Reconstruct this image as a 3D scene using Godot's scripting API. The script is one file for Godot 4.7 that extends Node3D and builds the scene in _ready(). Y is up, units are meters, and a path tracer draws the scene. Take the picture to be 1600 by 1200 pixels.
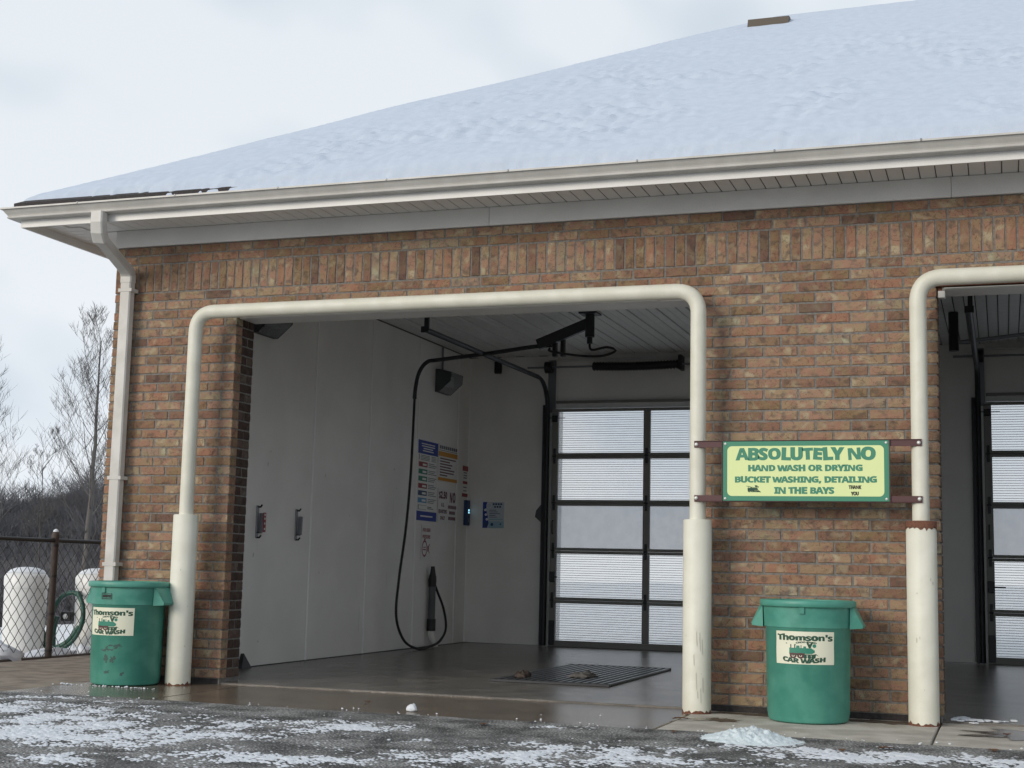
extends Node3D
# A two-bay self-service car wash in winter. x runs along the brick front (0 = left edge of the middle pier),
# y is up (0 = concrete apron), z points out of the front wall (0 = brick face).

const C := 0.0762            # brick course
const BL := 0.2407           # brick pitch along the wall
const Y0 := 0.045            # underside of the lowest course
const XL := -4.964           # left corner of the building
const OL := -3.79            # left edge of the first opening
const PR := 1.66             # right edge of the middle pier
const OR2 := 5.45            # right edge of the second opening
const XR := 9.6              # right end of the building
const YT := 2.9406           # top of the openings
const ZB := -7.1             # inner face of the back wall
const BAYL := -4.45          # inner face of the left bay wall
const CEIL := 3.655

var M := {}
var used := {}
var rng := RandomNumberGenerator.new()
var bricks := []             # brick material variants
var box_cache := {}
var brick_cache := {}
var bold: FontVariation
var plain: SystemFont
var glyph_cache := {}
var gam := []                # linear 0..1024 to sRGB byte
var grains := {}

# ---------------------------------------------------------------- helpers
func lin(r: float, g: float, b: float) -> Color:
	return Color(r, g, b).linear_to_srgb()

func mat(r: float, g: float, b: float, rough := 0.8, metal := 0.0) -> StandardMaterial3D:
	var m := StandardMaterial3D.new()
	m.albedo_color = lin(r, g, b)
	m.roughness = rough
	m.metallic = metal
	return m

func tex_mat(img: Image, scale: float, rough := 0.85, normal_from: Image = null, strength := 1.0) -> StandardMaterial3D:
	var m := StandardMaterial3D.new()
	m.albedo_texture = ImageTexture.create_from_image(img)
	m.roughness = rough
	m.uv1_triplanar = true
	m.uv1_world_triplanar = true
	m.uv1_scale = Vector3.ONE * scale
	if normal_from:
		var n := normal_from.duplicate() as Image
		n.bump_map_to_normal_map(strength)
		m.normal_enabled = true
		m.normal_texture = ImageTexture.create_from_image(n)
	return m

func noise(freq: float, octaves := 3, sd := 1, kind := FastNoiseLite.TYPE_SIMPLEX_SMOOTH) -> FastNoiseLite:
	var n := FastNoiseLite.new()
	n.seed = sd
	n.noise_type = kind
	n.frequency = freq
	n.fractal_octaves = octaves
	return n

# tileable noise value: blends four shifted lookups so that the texture repeats without a seam
func grey(n: FastNoiseLite, size: int) -> PackedByteArray:
	var im := n.get_seamless_image(size, size, false, false, 0.15, true)
	im.convert(Image.FORMAT_L8)
	return im.get_data()

func numbered(called: String) -> String:
	var k: int = used.get(called, 0)
	used[called] = k + 1
	return called if k == 0 else "%s_%03d" % [called, k]

func thing(called: String, label: String, category: String, at := Vector3.ZERO, group := "") -> Node3D:
	var o := Node3D.new()
	o.name = numbered(called)
	add_child(o)
	o.position = at
	tag(o, label, category, group)
	return o

func tag(o: Node, label: String, category: String, group := "", kind := "") -> void:
	if label: o.set_meta("label", label)
	if category: o.set_meta("category", category)
	if group: o.set_meta("group", group)
	if kind: o.set_meta("kind", kind)

func put(mesh: Mesh, called: String, m: Material, parent: Node = null, at := Vector3.ZERO) -> MeshInstance3D:
	var o := MeshInstance3D.new()
	o.mesh = mesh
	o.material_override = m
	if parent == null:
		o.name = numbered(called)
		add_child(o)
	else:
		o.name = called
		parent.add_child(o, true)
	o.position = at
	return o

func group_node(called: String, parent: Node) -> Node3D:
	var o := Node3D.new()
	o.name = called
	parent.add_child(o, true)
	return o

func mb() -> SurfaceTool:
	var st := SurfaceTool.new()
	st.begin(Mesh.PRIMITIVE_TRIANGLES)
	return st

func done(st: SurfaceTool, called: String, m: Material, parent: Node = null, at := Vector3.ZERO) -> MeshInstance3D:
	st.generate_normals()
	return put(st.commit(), called, m, parent, at)

func quad(st: SurfaceTool, a: Vector3, b: Vector3, c: Vector3, d: Vector3) -> void:
	for v in [a, b, c, a, c, d]:
		st.add_vertex(v)

# axis-aligned box with a small chamfer on its edges
func bx(st: SurfaceTool, lo: Vector3, hi: Vector3, ch := 0.0, xf := Transform3D.IDENTITY) -> void:
	st.set_smooth_group(-1)
	if ch <= 0.0:
		var p := []
		for k in 8:
			p.append(xf * Vector3(hi.x if k & 1 else lo.x, hi.y if k & 2 else lo.y, hi.z if k & 4 else lo.z))
		quad(st, p[4], p[6], p[7], p[5]); quad(st, p[1], p[3], p[2], p[0])
		quad(st, p[0], p[2], p[6], p[4]); quad(st, p[5], p[7], p[3], p[1])
		quad(st, p[6], p[2], p[3], p[7]); quad(st, p[0], p[4], p[5], p[1])
		return
	var c := (lo + hi) * 0.5
	var h := (hi - lo) * 0.5
	var e := minf(ch, minf(h.x, minf(h.y, h.z)) * 0.8)
	# 24 corner points: for each corner three points, one per axis face
	var f := func(sx: int, sy: int, sz: int, ax: int) -> Vector3:
		var v := Vector3(sx * (h.x - e), sy * (h.y - e), sz * (h.z - e))
		if ax == 0: v.x = sx * h.x
		elif ax == 1: v.y = sy * h.y
		else: v.z = sz * h.z
		return xf * (c + v)
	for s in [-1, 1]:
		var q := [[-1, -1], [-1, 1], [1, 1], [1, -1]]
		for ax in 3:
			var pts := []
			for w in q:
				pts.append(f.call(s, w[0], w[1], 0) if ax == 0 else (f.call(w[1], s, w[0], 1) if ax == 1 else f.call(w[0], w[1], s, 2)))
			if s < 0: pts.reverse()
			if ax == 0: pts.reverse()
			if ax == 1: pts.reverse()
			quad(st, pts[0], pts[1], pts[2], pts[3])
	for a in [-1, 1]:
		for b in [-1, 1]:
			quad(st, f.call(-1, a, b, 1), f.call(-1, a, b, 2), f.call(1, a, b, 2), f.call(1, a, b, 1))
			quad(st, f.call(a, -1, b, 0), f.call(a, -1, b, 2), f.call(a, 1, b, 2), f.call(a, 1, b, 0))
			quad(st, f.call(a, b, -1, 0), f.call(a, b, -1, 1), f.call(a, b, 1, 1), f.call(a, b, 1, 0))
			for d in [-1, 1]:
				for ax in 3:
					st.add_vertex(f.call(a, b, d, ax))

func box(called: String, lo: Vector3, hi: Vector3, m: Material, parent: Node = null, ch := 0.004) -> MeshInstance3D:
	var key := "%.4f %.4f %.4f %.4f" % [hi.x - lo.x, hi.y - lo.y, hi.z - lo.z, ch]
	if not box_cache.has(key):
		var st := mb()
		var h := (hi - lo) * 0.5
		bx(st, -h, h, ch)
		st.generate_normals()
		box_cache[key] = st.commit()
	return put(box_cache[key], called, m, parent, (lo + hi) * 0.5)

func tube(st: SurfaceTool, pts: Array, radii, sides := 12, capped := true) -> void:
	st.set_smooth_group(0)
	var n := pts.size()
	var rings := []
	var t0: Vector3 = (pts[1] - pts[0]).normalized()
	var u := t0.cross(Vector3.UP)
	if u.length() < 0.05: u = t0.cross(Vector3.RIGHT)
	u = u.normalized()
	var prev := t0
	for i in n:
		var t: Vector3
		if i == 0: t = t0
		elif i == n - 1: t = (pts[i] - pts[i - 1]).normalized()
		else: t = ((pts[i] - pts[i - 1]).normalized() + (pts[i + 1] - pts[i]).normalized()).normalized()
		var ax := prev.cross(t)
		if ax.length() > 1e-5:
			u = u.rotated(ax.normalized(), prev.angle_to(t))
		u = (u - t * u.dot(t)).normalized()
		prev = t
		var w := t.cross(u)
		var r: float = radii[i] if radii is Array else radii
		var ring := []
		for k in sides:
			var a := TAU * k / sides
			ring.append(pts[i] + (u * cos(a) + w * sin(a)) * r)
		rings.append(ring)
	for i in n - 1:
		for k in sides:
			var k2 := (k + 1) % sides
			quad(st, rings[i][k], rings[i][k2], rings[i + 1][k2], rings[i + 1][k])
	if capped:
		st.set_smooth_group(-1)
		for k in range(1, sides - 1):
			for v in [rings[0][0], rings[0][k + 1], rings[0][k]]: st.add_vertex(v)
			for v in [rings[n - 1][0], rings[n - 1][k], rings[n - 1][k + 1]]: st.add_vertex(v)
		st.set_smooth_group(0)

# profile: array of Vector2(radius, height), turned about y
func lathe(st: SurfaceTool, profile: Array, seg := 48, at := Vector3.ZERO, hard := []) -> void:
	for i in profile.size() - 1:
		st.set_smooth_group(i if hard.has(i) else 0)
		var a: Vector2 = profile[i]
		var b: Vector2 = profile[i + 1]
		for k in seg:
			var c0 := TAU * k / seg
			var c1 := TAU * (k + 1) / seg
			var p0 := at + Vector3(cos(c0) * a.x, a.y, sin(c0) * a.x)
			var p1 := at + Vector3(cos(c1) * a.x, a.y, sin(c1) * a.x)
			var q0 := at + Vector3(cos(c0) * b.x, b.y, sin(c0) * b.x)
			var q1 := at + Vector3(cos(c1) * b.x, b.y, sin(c1) * b.x)
			if a.x > 1e-6:
				for v in [p0, p1, q1]: st.add_vertex(v)
			if b.x > 1e-6:
				for v in [p0, q1, q0]: st.add_vertex(v)

# round off the corners of a path
func rounded(pts: Array, r: float, steps := 8) -> Array:
	var out := [pts[0]]
	for i in range(1, pts.size() - 1):
		var p: Vector3 = pts[i]
		var a: Vector3 = (pts[i - 1] - p).normalized()
		var b: Vector3 = (pts[i + 1] - p).normalized()
		for k in steps + 1:
			var t := float(k) / steps
			var s := p + a * r
			var e := p + b * r
			out.append(s.lerp(p, t).lerp(p.lerp(e, t), t))
	out.append(pts[-1])
	return out

func smooth_path(pts: Array, step := 0.05) -> Array:
	var c := Curve3D.new()
	c.bake_interval = step
	for i in pts.size():
		var a: Vector3 = pts[maxi(i - 1, 0)]
		var b: Vector3 = pts[mini(i + 1, pts.size() - 1)]
		var t := (b - a) / 6.0
		c.add_point(pts[i], -t, t)
	return Array(c.get_baked_points())

# extrude a closed outline (y, z) along x
func extrude_x(st: SurfaceTool, outline: Array, x0: float, x1: float, caps := true) -> void:
	st.set_smooth_group(-1)
	var n := outline.size()
	for i in n:
		var a: Vector2 = outline[i]
		var b: Vector2 = outline[(i + 1) % n]
		quad(st, Vector3(x0, a.x, a.y), Vector3(x1, a.x, a.y), Vector3(x1, b.x, b.y), Vector3(x0, b.x, b.y))
	if caps:
		var idx := Geometry2D.triangulate_polygon(PackedVector2Array(outline))
		for x in [x0, x1]:
			for k in idx:
				st.add_vertex(Vector3(x, outline[k].x, outline[k].y))

# ---------------------------------------------------------------- flat print: lettering and shapes
func glyph(ch: String, font: Font) -> Array:
	var key := ch + str(font.get_instance_id())
	if not glyph_cache.has(key):
		var t := TextMesh.new()
		# some letters close up when they are thickened as far as the rest
		var thick: float = {"h": .9, "n": .8, "s": .7, "m": .3, "$": .3, "N": .8, "W": .3, "A": 1.0, "B": 1.0, "K": 1.2}.get(ch, 1.3)
		if font == bold:
			font = FontVariation.new()
			font.base_font = plain
			font.variation_embolden = thick
		t.font = font
		t.text = ch
		t.font_size = 64
		t.pixel_size = 0.01
		t.depth = 0.0
		t.curve_step = 1.0
		t.horizontal_alignment = HORIZONTAL_ALIGNMENT_LEFT
		t.vertical_alignment = VERTICAL_ALIGNMENT_CENTER
		var tris := PackedVector2Array()
		if t.get_surface_count() > 0:
			var a := t.surface_get_arrays(0)
			var v: PackedVector3Array = a[Mesh.ARRAY_VERTEX]
			var nn: PackedVector3Array = a[Mesh.ARRAY_NORMAL]
			var ix: PackedInt32Array = a[Mesh.ARRAY_INDEX]
			for i in range(0, ix.size(), 3):
				if nn[ix[i]].z > 0.5:
					for j in 3:
						tris.append(Vector2(v[ix[i + j]].x, v[ix[i + j]].y))
		glyph_cache[key] = [tris, font.get_string_size(ch, HORIZONTAL_ALIGNMENT_LEFT, -1, 64).x * 0.01]
	return glyph_cache[key]

func cap_box(font: Font) -> Vector2:
	var lo := INF
	var hi := -INF
	for v in glyph("H", font)[0]:
		lo = minf(lo, v.y); hi = maxf(hi, v.y)
	return Vector2(lo, hi)

# one line of lettering, fitted to a width and a capital height, centred on (cx, cy); put through a map from the flat sheet to the surface
func letters(st: SurfaceTool, text: String, font: Font, cx: float, cy: float, w: float, h: float, to: Callable, wobble := 0.0, arch := 0.0, slant := 0.0) -> void:
	var total := 0.0
	for ch in text: total += glyph(ch, font)[1]
	var cb := cap_box(font)
	var sx := w / total
	var sy := h / (cb.y - cb.x)
	var x := 0.0
	var k := 0
	for ch in text:
		var g := glyph(ch, font)
		var turn := wobble * sin(k * 2.4 + 0.6)
		var grow := 1.0 + wobble * 0.9 * sin(k * 1.7)
		var mid: float = x + g[1] * 0.5
		for v in g[0]:
			var p := Vector2((v.x - g[1] * 0.5) * sx * (1.0 + minf(wobble * 4.0, .12)), (v.y - (cb.x + cb.y) * 0.5) * sy) * grow
			p = p.rotated(turn)
			p.x += p.y * slant
			var px := cx + (mid - total * 0.5) * sx + p.x
			var t := (px - cx) / (w * 0.5)
			st.add_vertex(to.call(Vector2(px, cy + p.y - arch * t * t)))
		if font == bold and ch in "Wm$":
			for v in g[0]:
				var p := Vector2((v.x - g[1] * 0.5 + .035) * sx * (1.0 + minf(wobble * 4.0, .12)), (v.y - (cb.x + cb.y) * 0.5) * sy) * grow
				p = p.rotated(turn)
				var q := Vector2(cx + (mid - total * 0.5) * sx + p.x, 0)
				var t := (q.x - cx) / (w * 0.5)
				q.y = cy + p.y - arch * t * t
				var o: Vector3 = to.call(q)
				var nrm: Vector3 = (to.call(q + Vector2(.002, 0)) - o).cross(to.call(q + Vector2(0, .002)) - o).normalized()
				st.add_vertex(o + nrm * .0003)
		x += g[1]
		k += 1

func poly(st: SurfaceTool, pts: Array, to: Callable) -> void:
	var pk := PackedVector2Array(pts)
	for i in Geometry2D.triangulate_polygon(pk):
		st.add_vertex(to.call(pk[i]))

func rect(st: SurfaceTool, x0: float, y0: float, x1: float, y1: float, to: Callable) -> void:
	var n := maxi(1, int(absf(x1 - x0) / 0.03))
	for i in n:
		var a := lerpf(x0, x1, float(i) / n)
		var b := lerpf(x0, x1, float(i + 1) / n)
		for v in [Vector2(a, y0), Vector2(a, y1), Vector2(b, y1), Vector2(a, y0), Vector2(b, y1), Vector2(b, y0)]:
			st.add_vertex(to.call(v))

func disc(st: SurfaceTool, c: Vector2, r: float, to: Callable, n := 18) -> void:
	var p := []
	for k in n: p.append(c + Vector2(cos(TAU * k / n), sin(TAU * k / n)) * r)
	poly(st, p, to)

func ring(st: SurfaceTool, c: Vector2, r0: float, r1: float, to: Callable, n := 18, squash := 1.0) -> void:
	for k in n:
		var a := Vector2(cos(TAU * k / n), sin(TAU * k / n) * squash)
		var b := Vector2(cos(TAU * (k + 1) / n), sin(TAU * (k + 1) / n) * squash)
		for v in [c + a * r0, c + a * r1, c + b * r1, c + a * r0, c + b * r1, c + b * r0]: st.add_vertex(to.call(v))

func print_part(parent: Node, called: String, m: Material, fill: Callable) -> MeshInstance3D:
	var st := mb()
	st.set_smooth_group(-1)
	fill.call(st)
	return done(st, called, m, parent)

# ---------------------------------------------------------------- materials
func make_materials() -> void:
	var S := 1024
	for i in 1025: gam.append(int(pow(i / 1024.0, 1.0 / 2.2) * 255.0))
	# fired clay with buff, cream and dark flashing
	var a := grey(noise(0.012, 3, 11), S)
	var b := grey(noise(0.020, 2, 23), S)
	var f := grey(noise(0.18, 2, 5), S)
	var cr := grey(noise(0.013, 2, 91), S)
	var rn := noise(0.021, 3, 140)
	rn.fractal_type = FastNoiseLite.FRACTAL_RIDGED
	var fis := grey(rn, S)
	var px := PackedByteArray()
	px.resize(S * S * 3)
	var hb := PackedByteArray()
	hb.resize(S * S)
	var base := Vector3(0.356, 0.216, 0.152)
	var tan_ := Vector3(0.352, 0.254, 0.160)
	var dark := Vector3(0.165, 0.125, 0.100)
	var cream := Vector3(0.47, 0.415, 0.29)
	for i in S * S:
		var va := a[i] / 255.0
		var vb := b[i] / 255.0
		var vf := f[i] / 255.0
		var vc := cr[i] / 255.0
		var col := base.lerp(tan_, clampf((va - 0.42) * 5.0, 0.0, 1.0))
		col = col.lerp(dark, clampf((0.40 - vb) * 3.6, 0.0, 0.75))
		col = col.lerp(cream, clampf((vc - 0.62) * 3.6, 0.0, 0.80))
		col *= 0.84 + 0.32 * vf
		if vf < 0.17: col *= 0.55
		if fis[i] > 214: col *= 0.62
		px[i * 3] = gam[int(clampf(col.x, 0.0, 1.0) * 1024.0)]
		px[i * 3 + 1] = gam[int(clampf(col.y, 0.0, 1.0) * 1024.0)]
		px[i * 3 + 2] = gam[int(clampf(col.z, 0.0, 1.0) * 1024.0)]
		hb[i] = int(clampf(0.5 * vf + 0.4 * vb + (0.0 if fis[i] > 205 else 0.15), 0, 1) * 255)
	var clay := Image.create_from_data(S, S, false, Image.FORMAT_RGB8, px)
	var clay_h := Image.create_from_data(S, S, false, Image.FORMAT_L8, hb)
	clay_h.convert(Image.FORMAT_RGBA8)
	var proto := tex_mat(clay, 0.55, 0.92, clay_h, 5.0)
	# [tint, how common]
	var tints := [[Color(1, .98, .97), 9], [Color(.97, .94, .92), 9], [Color(.97, .90, .87), 6], [Color(1, 1, .98), 5], [Color(.88, .84, .82), 8], [Color(.84, .80, .79), 5], [Color(.74, .71, .72), 1.6], [Color(.96, 1, 1), 3], [Color(.86, .83, .78), 6]]
	for k in tints.size():
		var m := proto.duplicate() as StandardMaterial3D
		m.albedo_color = tints[k][0]
		m.uv1_offset = Vector3(0.137 * k, 0.311 * k, 0.073 * k)
		bricks.append([m, tints[k][1]])
	M.grime_shade = proto.duplicate()  # jamb brick tint: real grime with the shade of the jamb in the colour
	M.grime_shade.albedo_color = Color(.62, .63, .68)
	M.soot_shade = proto.duplicate()  # darker jamb tint: soot stains plus painted shade
	M.soot_shade.albedo_color = Color(.47, .45, .48)
	# mortar, concrete, asphalt: grain and stains
	M.mortar = speckled(512, Vector3(.245, .232, .215), Vector3(.17, .162, .150), 0.05, 0.20, 41, 1.2, 0.95, 2.0)
	M.concrete = speckled(512, Vector3(.54, .505, .45), Vector3(.40, .37, .32), 0.010, 0.25, 52, 0.6, 0.85, 2.0)
	M.wet = speckled(512, Vector3(.195, .150, .108), Vector3(.135, .106, .080), 0.008, 0.16, 63, 0.5, 0.20, 0.35)
	M.walk = speckled(512, Vector3(.30, .245, .19), Vector3(.19, .15, .115), 0.012, 0.35, 74, 0.6, 0.85, 2.0)
	M.bayfloor = speckled(512, Vector3(.20, .18, .158), Vector3(.125, .113, .10), 0.010, 0.25, 85, 0.45, 0.24, 0.5)
	M.asphalt = asphalt()
	M.panel = speckled(512, Vector3(.87, .86, .835), Vector3(.82, .81, .785), 0.006, 0.02, 17, 0.35, 0.45, 0.0)
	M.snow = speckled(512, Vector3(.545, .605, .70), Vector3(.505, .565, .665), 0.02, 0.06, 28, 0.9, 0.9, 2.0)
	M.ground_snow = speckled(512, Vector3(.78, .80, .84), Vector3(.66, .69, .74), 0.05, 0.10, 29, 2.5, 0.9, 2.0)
	M.slush = speckled(512, Vector3(.80, .86, .88), Vector3(.62, .72, .76), 0.06, 0.15, 30, 3.0, 0.8, 3.0)
	M.post = speckled(512, Vector3(.75, .735, .64), Vector3(.68, .665, .565), 0.012, 0.05, 31, 0.7, 0.5, 0.4)
	M.trim = speckled(512, Vector3(.80, .79, .765), Vector3(.75, .74, .715), 0.008, 0.05, 33, 0.5, 0.45, 0.2)
	M.soffit = mat(.80, .79, .765, .6)
	M.gutter = speckled(512, Vector3(.62, .605, .575), Vector3(.53, .515, .485), 0.010, 0.06, 34, 0.6, 0.45, 0.2)
	M.green = speckled(512, Vector3(.095, .335, .262), Vector3(.050, .255, .195), 0.009, 0.08, 36, 1.1, 0.42, 0.5)
	M.scuff = mat(.045, .10, .085, .7)
	M.shingle = speckled(512, Vector3(.055, .045, .045), Vector3(.035, .03, .03), 0.05, 0.5, 37, 1.0, 0.95, 3.0)
	M.rust = speckled(512, Vector3(.22, .085, .045), Vector3(.10, .045, .03), 0.04, 0.4, 38, 4.0, 0.9, 2.0)
	M.maroon = mat(.085, .030, .032, .5)
	M.chip = mat(.55, .52, .44, .8)
	M.smudge = mat(.60, .59, .57, .7)
	M.black = mat(.012, .012, .014, .45)
	M.rubber = mat(.014, .014, .015, .6)
	M.darksteel = mat(.035, .037, .042, .45, .4)
	M.wetsteel = mat(.035, .036, .04, .3, .4)
	M.galv = mat(.24, .25, .27, .45, .6)
	M.alu = mat(.22, .225, .21, .5, .1)
	M.bolt = mat(.75, .75, .72, .35, .3)
	M.white = mat(.80, .80, .78, .5)
	M.signgreen = mat(.048, .240, .150, .5)
	M.signyellow = mat(.74, .83, .40, .55)
	M.ink = mat(.010, .012, .010, .6)
	M.inkgreen = mat(.018, .075, .045, .6)
	M.label = mat(.76, .755, .60, .5)
	M.red = mat(.30, .045, .055, .55)
	M.blue = mat(.025, .055, .33, .5)
	M.sky_blue = mat(.09, .30, .52, .5)
	M.teal = mat(.03, .22, .15, .5)
	M.orange = mat(.62, .28, .03, .5)
	M.navy = mat(.02, .06, .16, .5)
	M.greyink = mat(.16, .16, .19, .6)
	M.aqua = mat(.30, .48, .58, .5)
	M.seam = mat(.93, .93, .93, .4)
	M.ceiling = speckled(512, Vector3(.74, .74, .73), Vector3(.69, .69, .68), 0.02, 0.04, 44, 0.8, 0.45, 0.0)
	M.fixture = mat(.05, .055, .06, .5)
	M.bark = speckled(512, Vector3(.17, .158, .15), Vector3(.105, .098, .094), 0.06, 0.3, 45, 2.0, 0.95, 2.0)
	M.leaf = mat(.13, .062, .03, .8)
	M.hose_green = mat(.012, .075, .052, .45)
	M.canister = mat(.72, .715, .70, .4)
	M.pvc = mat(.80, .80, .75, .5)
	M.pvcgrey = mat(.09, .095, .10, .5)
	M.fence = mat(.020, .018, .018, .5)
	M.fencepost = speckled(512, Vector3(.085, .058, .045), Vector3(.045, .033, .028), 0.06, 0.3, 46, 3.0, 0.7, 1.0)
	M.woods = speckled(512, Vector3(.175, .172, .185), Vector3(.11, .11, .12), 0.05, 0.5, 47, 0.4, 1.0, 0.0)  # pale bluish tone puts the distance haze into the colour
	M.field = speckled(512, Vector3(.82, .84, .86), Vector3(.66, .67, .68), 0.03, 0.25, 48, 0.25, 1.0, 0.0)
	M.vent = mat(.105, .085, .065, .7)
	var lens := mat(.55, .58, .60, .15)
	lens.transparency = BaseMaterial3D.TRANSPARENCY_ALPHA
	lens.albedo_color.a = 0.35
	M.lens = lens
	var poly_ := speckled(512, Vector3(.92, .93, .95), Vector3(.80, .82, .85), 0.012, 0.08, 55, 0.8, 0.35, 0.0)
	poly_.transparency = BaseMaterial3D.TRANSPARENCY_ALPHA
	poly_.albedo_color.a = 0.36
	poly_.backlight_enabled = true
	poly_.backlight = Color(1, 1, 1)
	M.twinwall = poly_
	var cloudy := poly_.duplicate() as StandardMaterial3D
	cloudy.albedo_color = lin(.62, .63, .66)
	cloudy.albedo_color.a = 0.78
	M.cloudy = cloudy
	var rib := mat(.40, .42, .46, .4)
	rib.backlight_enabled = true
	rib.backlight = Color(.55, .55, .6)
	M.rib = rib
	var lit := mat(.5, .8, .9, .4)
	lit.emission_enabled = true
	lit.emission = Color(.6, .9, 1)
	lit.emission_energy_multiplier = 1.2
	M.digit = lit

# worn asphalt: pale salt dust in patches, dark binder, single light and dark stones
func asphalt() -> StandardMaterial3D:
	var S := 1024
	var a := grey(noise(0.010, 4, 96), S)
	var b := grey(noise(0.10, 3, 97), S)
	var g := grey(noise(0.22, 2, 98), S)
	var px := PackedByteArray()
	px.resize(S * S * 3)
	for i in S * S:
		var v := lerpf(.065, .23, clampf((a[i] / 255.0 - .5) * 2.4 + .5, 0.0, 1.0))
		v *= .55 + .9 * b[i] / 255.0
		var q := g[i] / 255.0
		var dust := a[i] / 255.0
		if q > .80 - dust * .22: v = lerpf(v, .62, .75)
		elif q < .34: v *= .40
		var k := clampf(v, 0.0, 1.0)
		px[i * 3] = gam[int(k * 1024.0)]
		px[i * 3 + 1] = gam[int(k * .985 * 1024.0)]
		px[i * 3 + 2] = gam[int(k * .965 * 1024.0)]
	var im := Image.create_from_data(S, S, false, Image.FORMAT_RGB8, px)
	var h := Image.create_from_data(S, S, false, Image.FORMAT_L8, g)
	h.convert(Image.FORMAT_RGBA8)
	return tex_mat(im, 0.24, 0.9, h, 5.0)

# two-tone surface with coarse patches and fine grain
func speckled(S: int, c1: Vector3, c2: Vector3, freq: float, grain: float, sd: int, scale: float, rough: float, bump: float) -> StandardMaterial3D:
	var a := grey(noise(freq, 4, sd), S)
	if not grains.has(S): grains[S] = grey(noise(0.32, 2, 500), S)
	var g: PackedByteArray = grains[S]
	var px := PackedByteArray()
	px.resize(S * S * 3)
	for i in S * S:
		var t := clampf((a[i] / 255.0 - 0.5) * 2.2 + 0.5, 0.0, 1.0)
		var c := c1.lerp(c2, t) * (1.0 + grain * (g[i] / 127.5 - 1.0))
		px[i * 3] = gam[int(clampf(c.x, 0.0, 1.0) * 1024.0)]
		px[i * 3 + 1] = gam[int(clampf(c.y, 0.0, 1.0) * 1024.0)]
		px[i * 3 + 2] = gam[int(clampf(c.z, 0.0, 1.0) * 1024.0)]
	var im := Image.create_from_data(S, S, false, Image.FORMAT_RGB8, px)
	var h: Image = null
	if bump > 0.0:
		h = Image.create_from_data(S, S, false, Image.FORMAT_L8, g)
		h.convert(Image.FORMAT_RGBA8)
	return tex_mat(im, scale, rough, h, bump)

# ---------------------------------------------------------------- bricks
func brick_mesh(size: Vector3, variant: int) -> ArrayMesh:
	var key := "%.3f %.3f %.3f %d" % [size.x, size.y, size.z, variant]
	if brick_cache.has(key): return brick_cache[key]
	var r := RandomNumberGenerator.new()
	r.seed = hash(key)
	var st := mb()
	st.set_smooth_group(-1)
	var nx := 4 if size.x > size.y else 2
	var ny := 2 if size.x > size.y else 4
	var e := 0.004
	var h := size * 0.5
	var P := []
	for j in ny + 1:
		var row := []
		for i in nx + 1:
			var edge := i == 0 or j == 0 or i == nx or j == ny
			var x := lerpf(-h.x + e, h.x - e, float(i) / nx)
			var y := lerpf(-h.y + e, h.y - e, float(j) / ny)
			if not edge:
				x += r.randf_range(-.01, .01)
			row.append(Vector3(x + (r.randf_range(-.0015, .0015)), y + r.randf_range(-.0015, .0015), h.z + (r.randf_range(-.003, .0005) if edge else r.randf_range(-.0035, .0035))))
		P.append(row)
	for j in ny:
		for i in nx:
			quad(st, P[j][i], P[j + 1][i], P[j + 1][i + 1], P[j][i + 1])
	# worn edges and the four sides
	var loop := []
	for i in nx + 1: loop.append(P[0][i])
	for j in range(1, ny + 1): loop.append(P[j][nx])
	for i in range(nx - 1, -1, -1): loop.append(P[ny][i])
	for j in range(ny - 1, 0, -1): loop.append(P[j][0])
	var n := loop.size()
	for k in n:
		var p: Vector3 = loop[k]
		var q: Vector3 = loop[(k + 1) % n]
		var grow := func(v: Vector3) -> Vector3:
			return Vector3(v.x + (e * signf(v.x) if absf(v.x) > h.x - 2.2 * e else 0.0), v.y + (e * signf(v.y) if absf(v.y) > h.y - 2.2 * e else 0.0), h.z - e * 1.6)
		var p1: Vector3 = grow.call(p)
		var q1: Vector3 = grow.call(q)
		quad(st, p, q, q1, p1)
		quad(st, p1, q1, Vector3(q1.x, q1.y, -h.z), Vector3(p1.x, p1.y, -h.z))
	st.generate_normals()
	brick_cache[key] = st.commit()
	return brick_cache[key]

func brick_mat() -> Material:
	var tot := 0.0
	for b in bricks: tot += b[1]
	var pick := rng.randf() * tot
	for b in bricks:
		pick -= b[1]
		if pick <= 0.0: return b[0]
	return bricks[0][0]

# a brick whose face looks along +z; x0..x1, y0..y1 include no joint
func brick(parent: Node, x0: float, x1: float, y0: float, y1: float, depth := 0.10) -> void:
	if x1 - x0 < 0.025: return
	var w := roundf((x1 - x0) * 500.0) / 500.0
	var o := put(brick_mesh(Vector3(w, y1 - y0, depth), rng.randi() % 5), "brick", brick_mat(), parent)
	o.position = Vector3((x0 + x1) * 0.5 + rng.randf_range(-.0015, .0015), (y0 + y1) * 0.5 + rng.randf_range(-.001, .001), -depth * 0.5 + rng.randf_range(-.002, .002))

func course_y(r: int) -> float:
	return Y0 + r * C

# spans of bricks between xa and xb for a bond phase
func spans(xa: float, xb: float, phase: float) -> Array:
	var out := []
	var k := floorf((xa - phase) / BL)
	while phase + k * BL < xb:
		var s := maxf(phase + k * BL, xa)
		var e := minf(phase + (k + 1) * BL - 0.012, xb)
		if e - s > 0.025: out.append([s, e])
		k += 1.0
	return out

func loose_brick(st: SurfaceTool, c: Vector3, size: Vector3) -> void:
	bx(st, c - size * 0.5, c + size * 0.5, 0.003)

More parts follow.
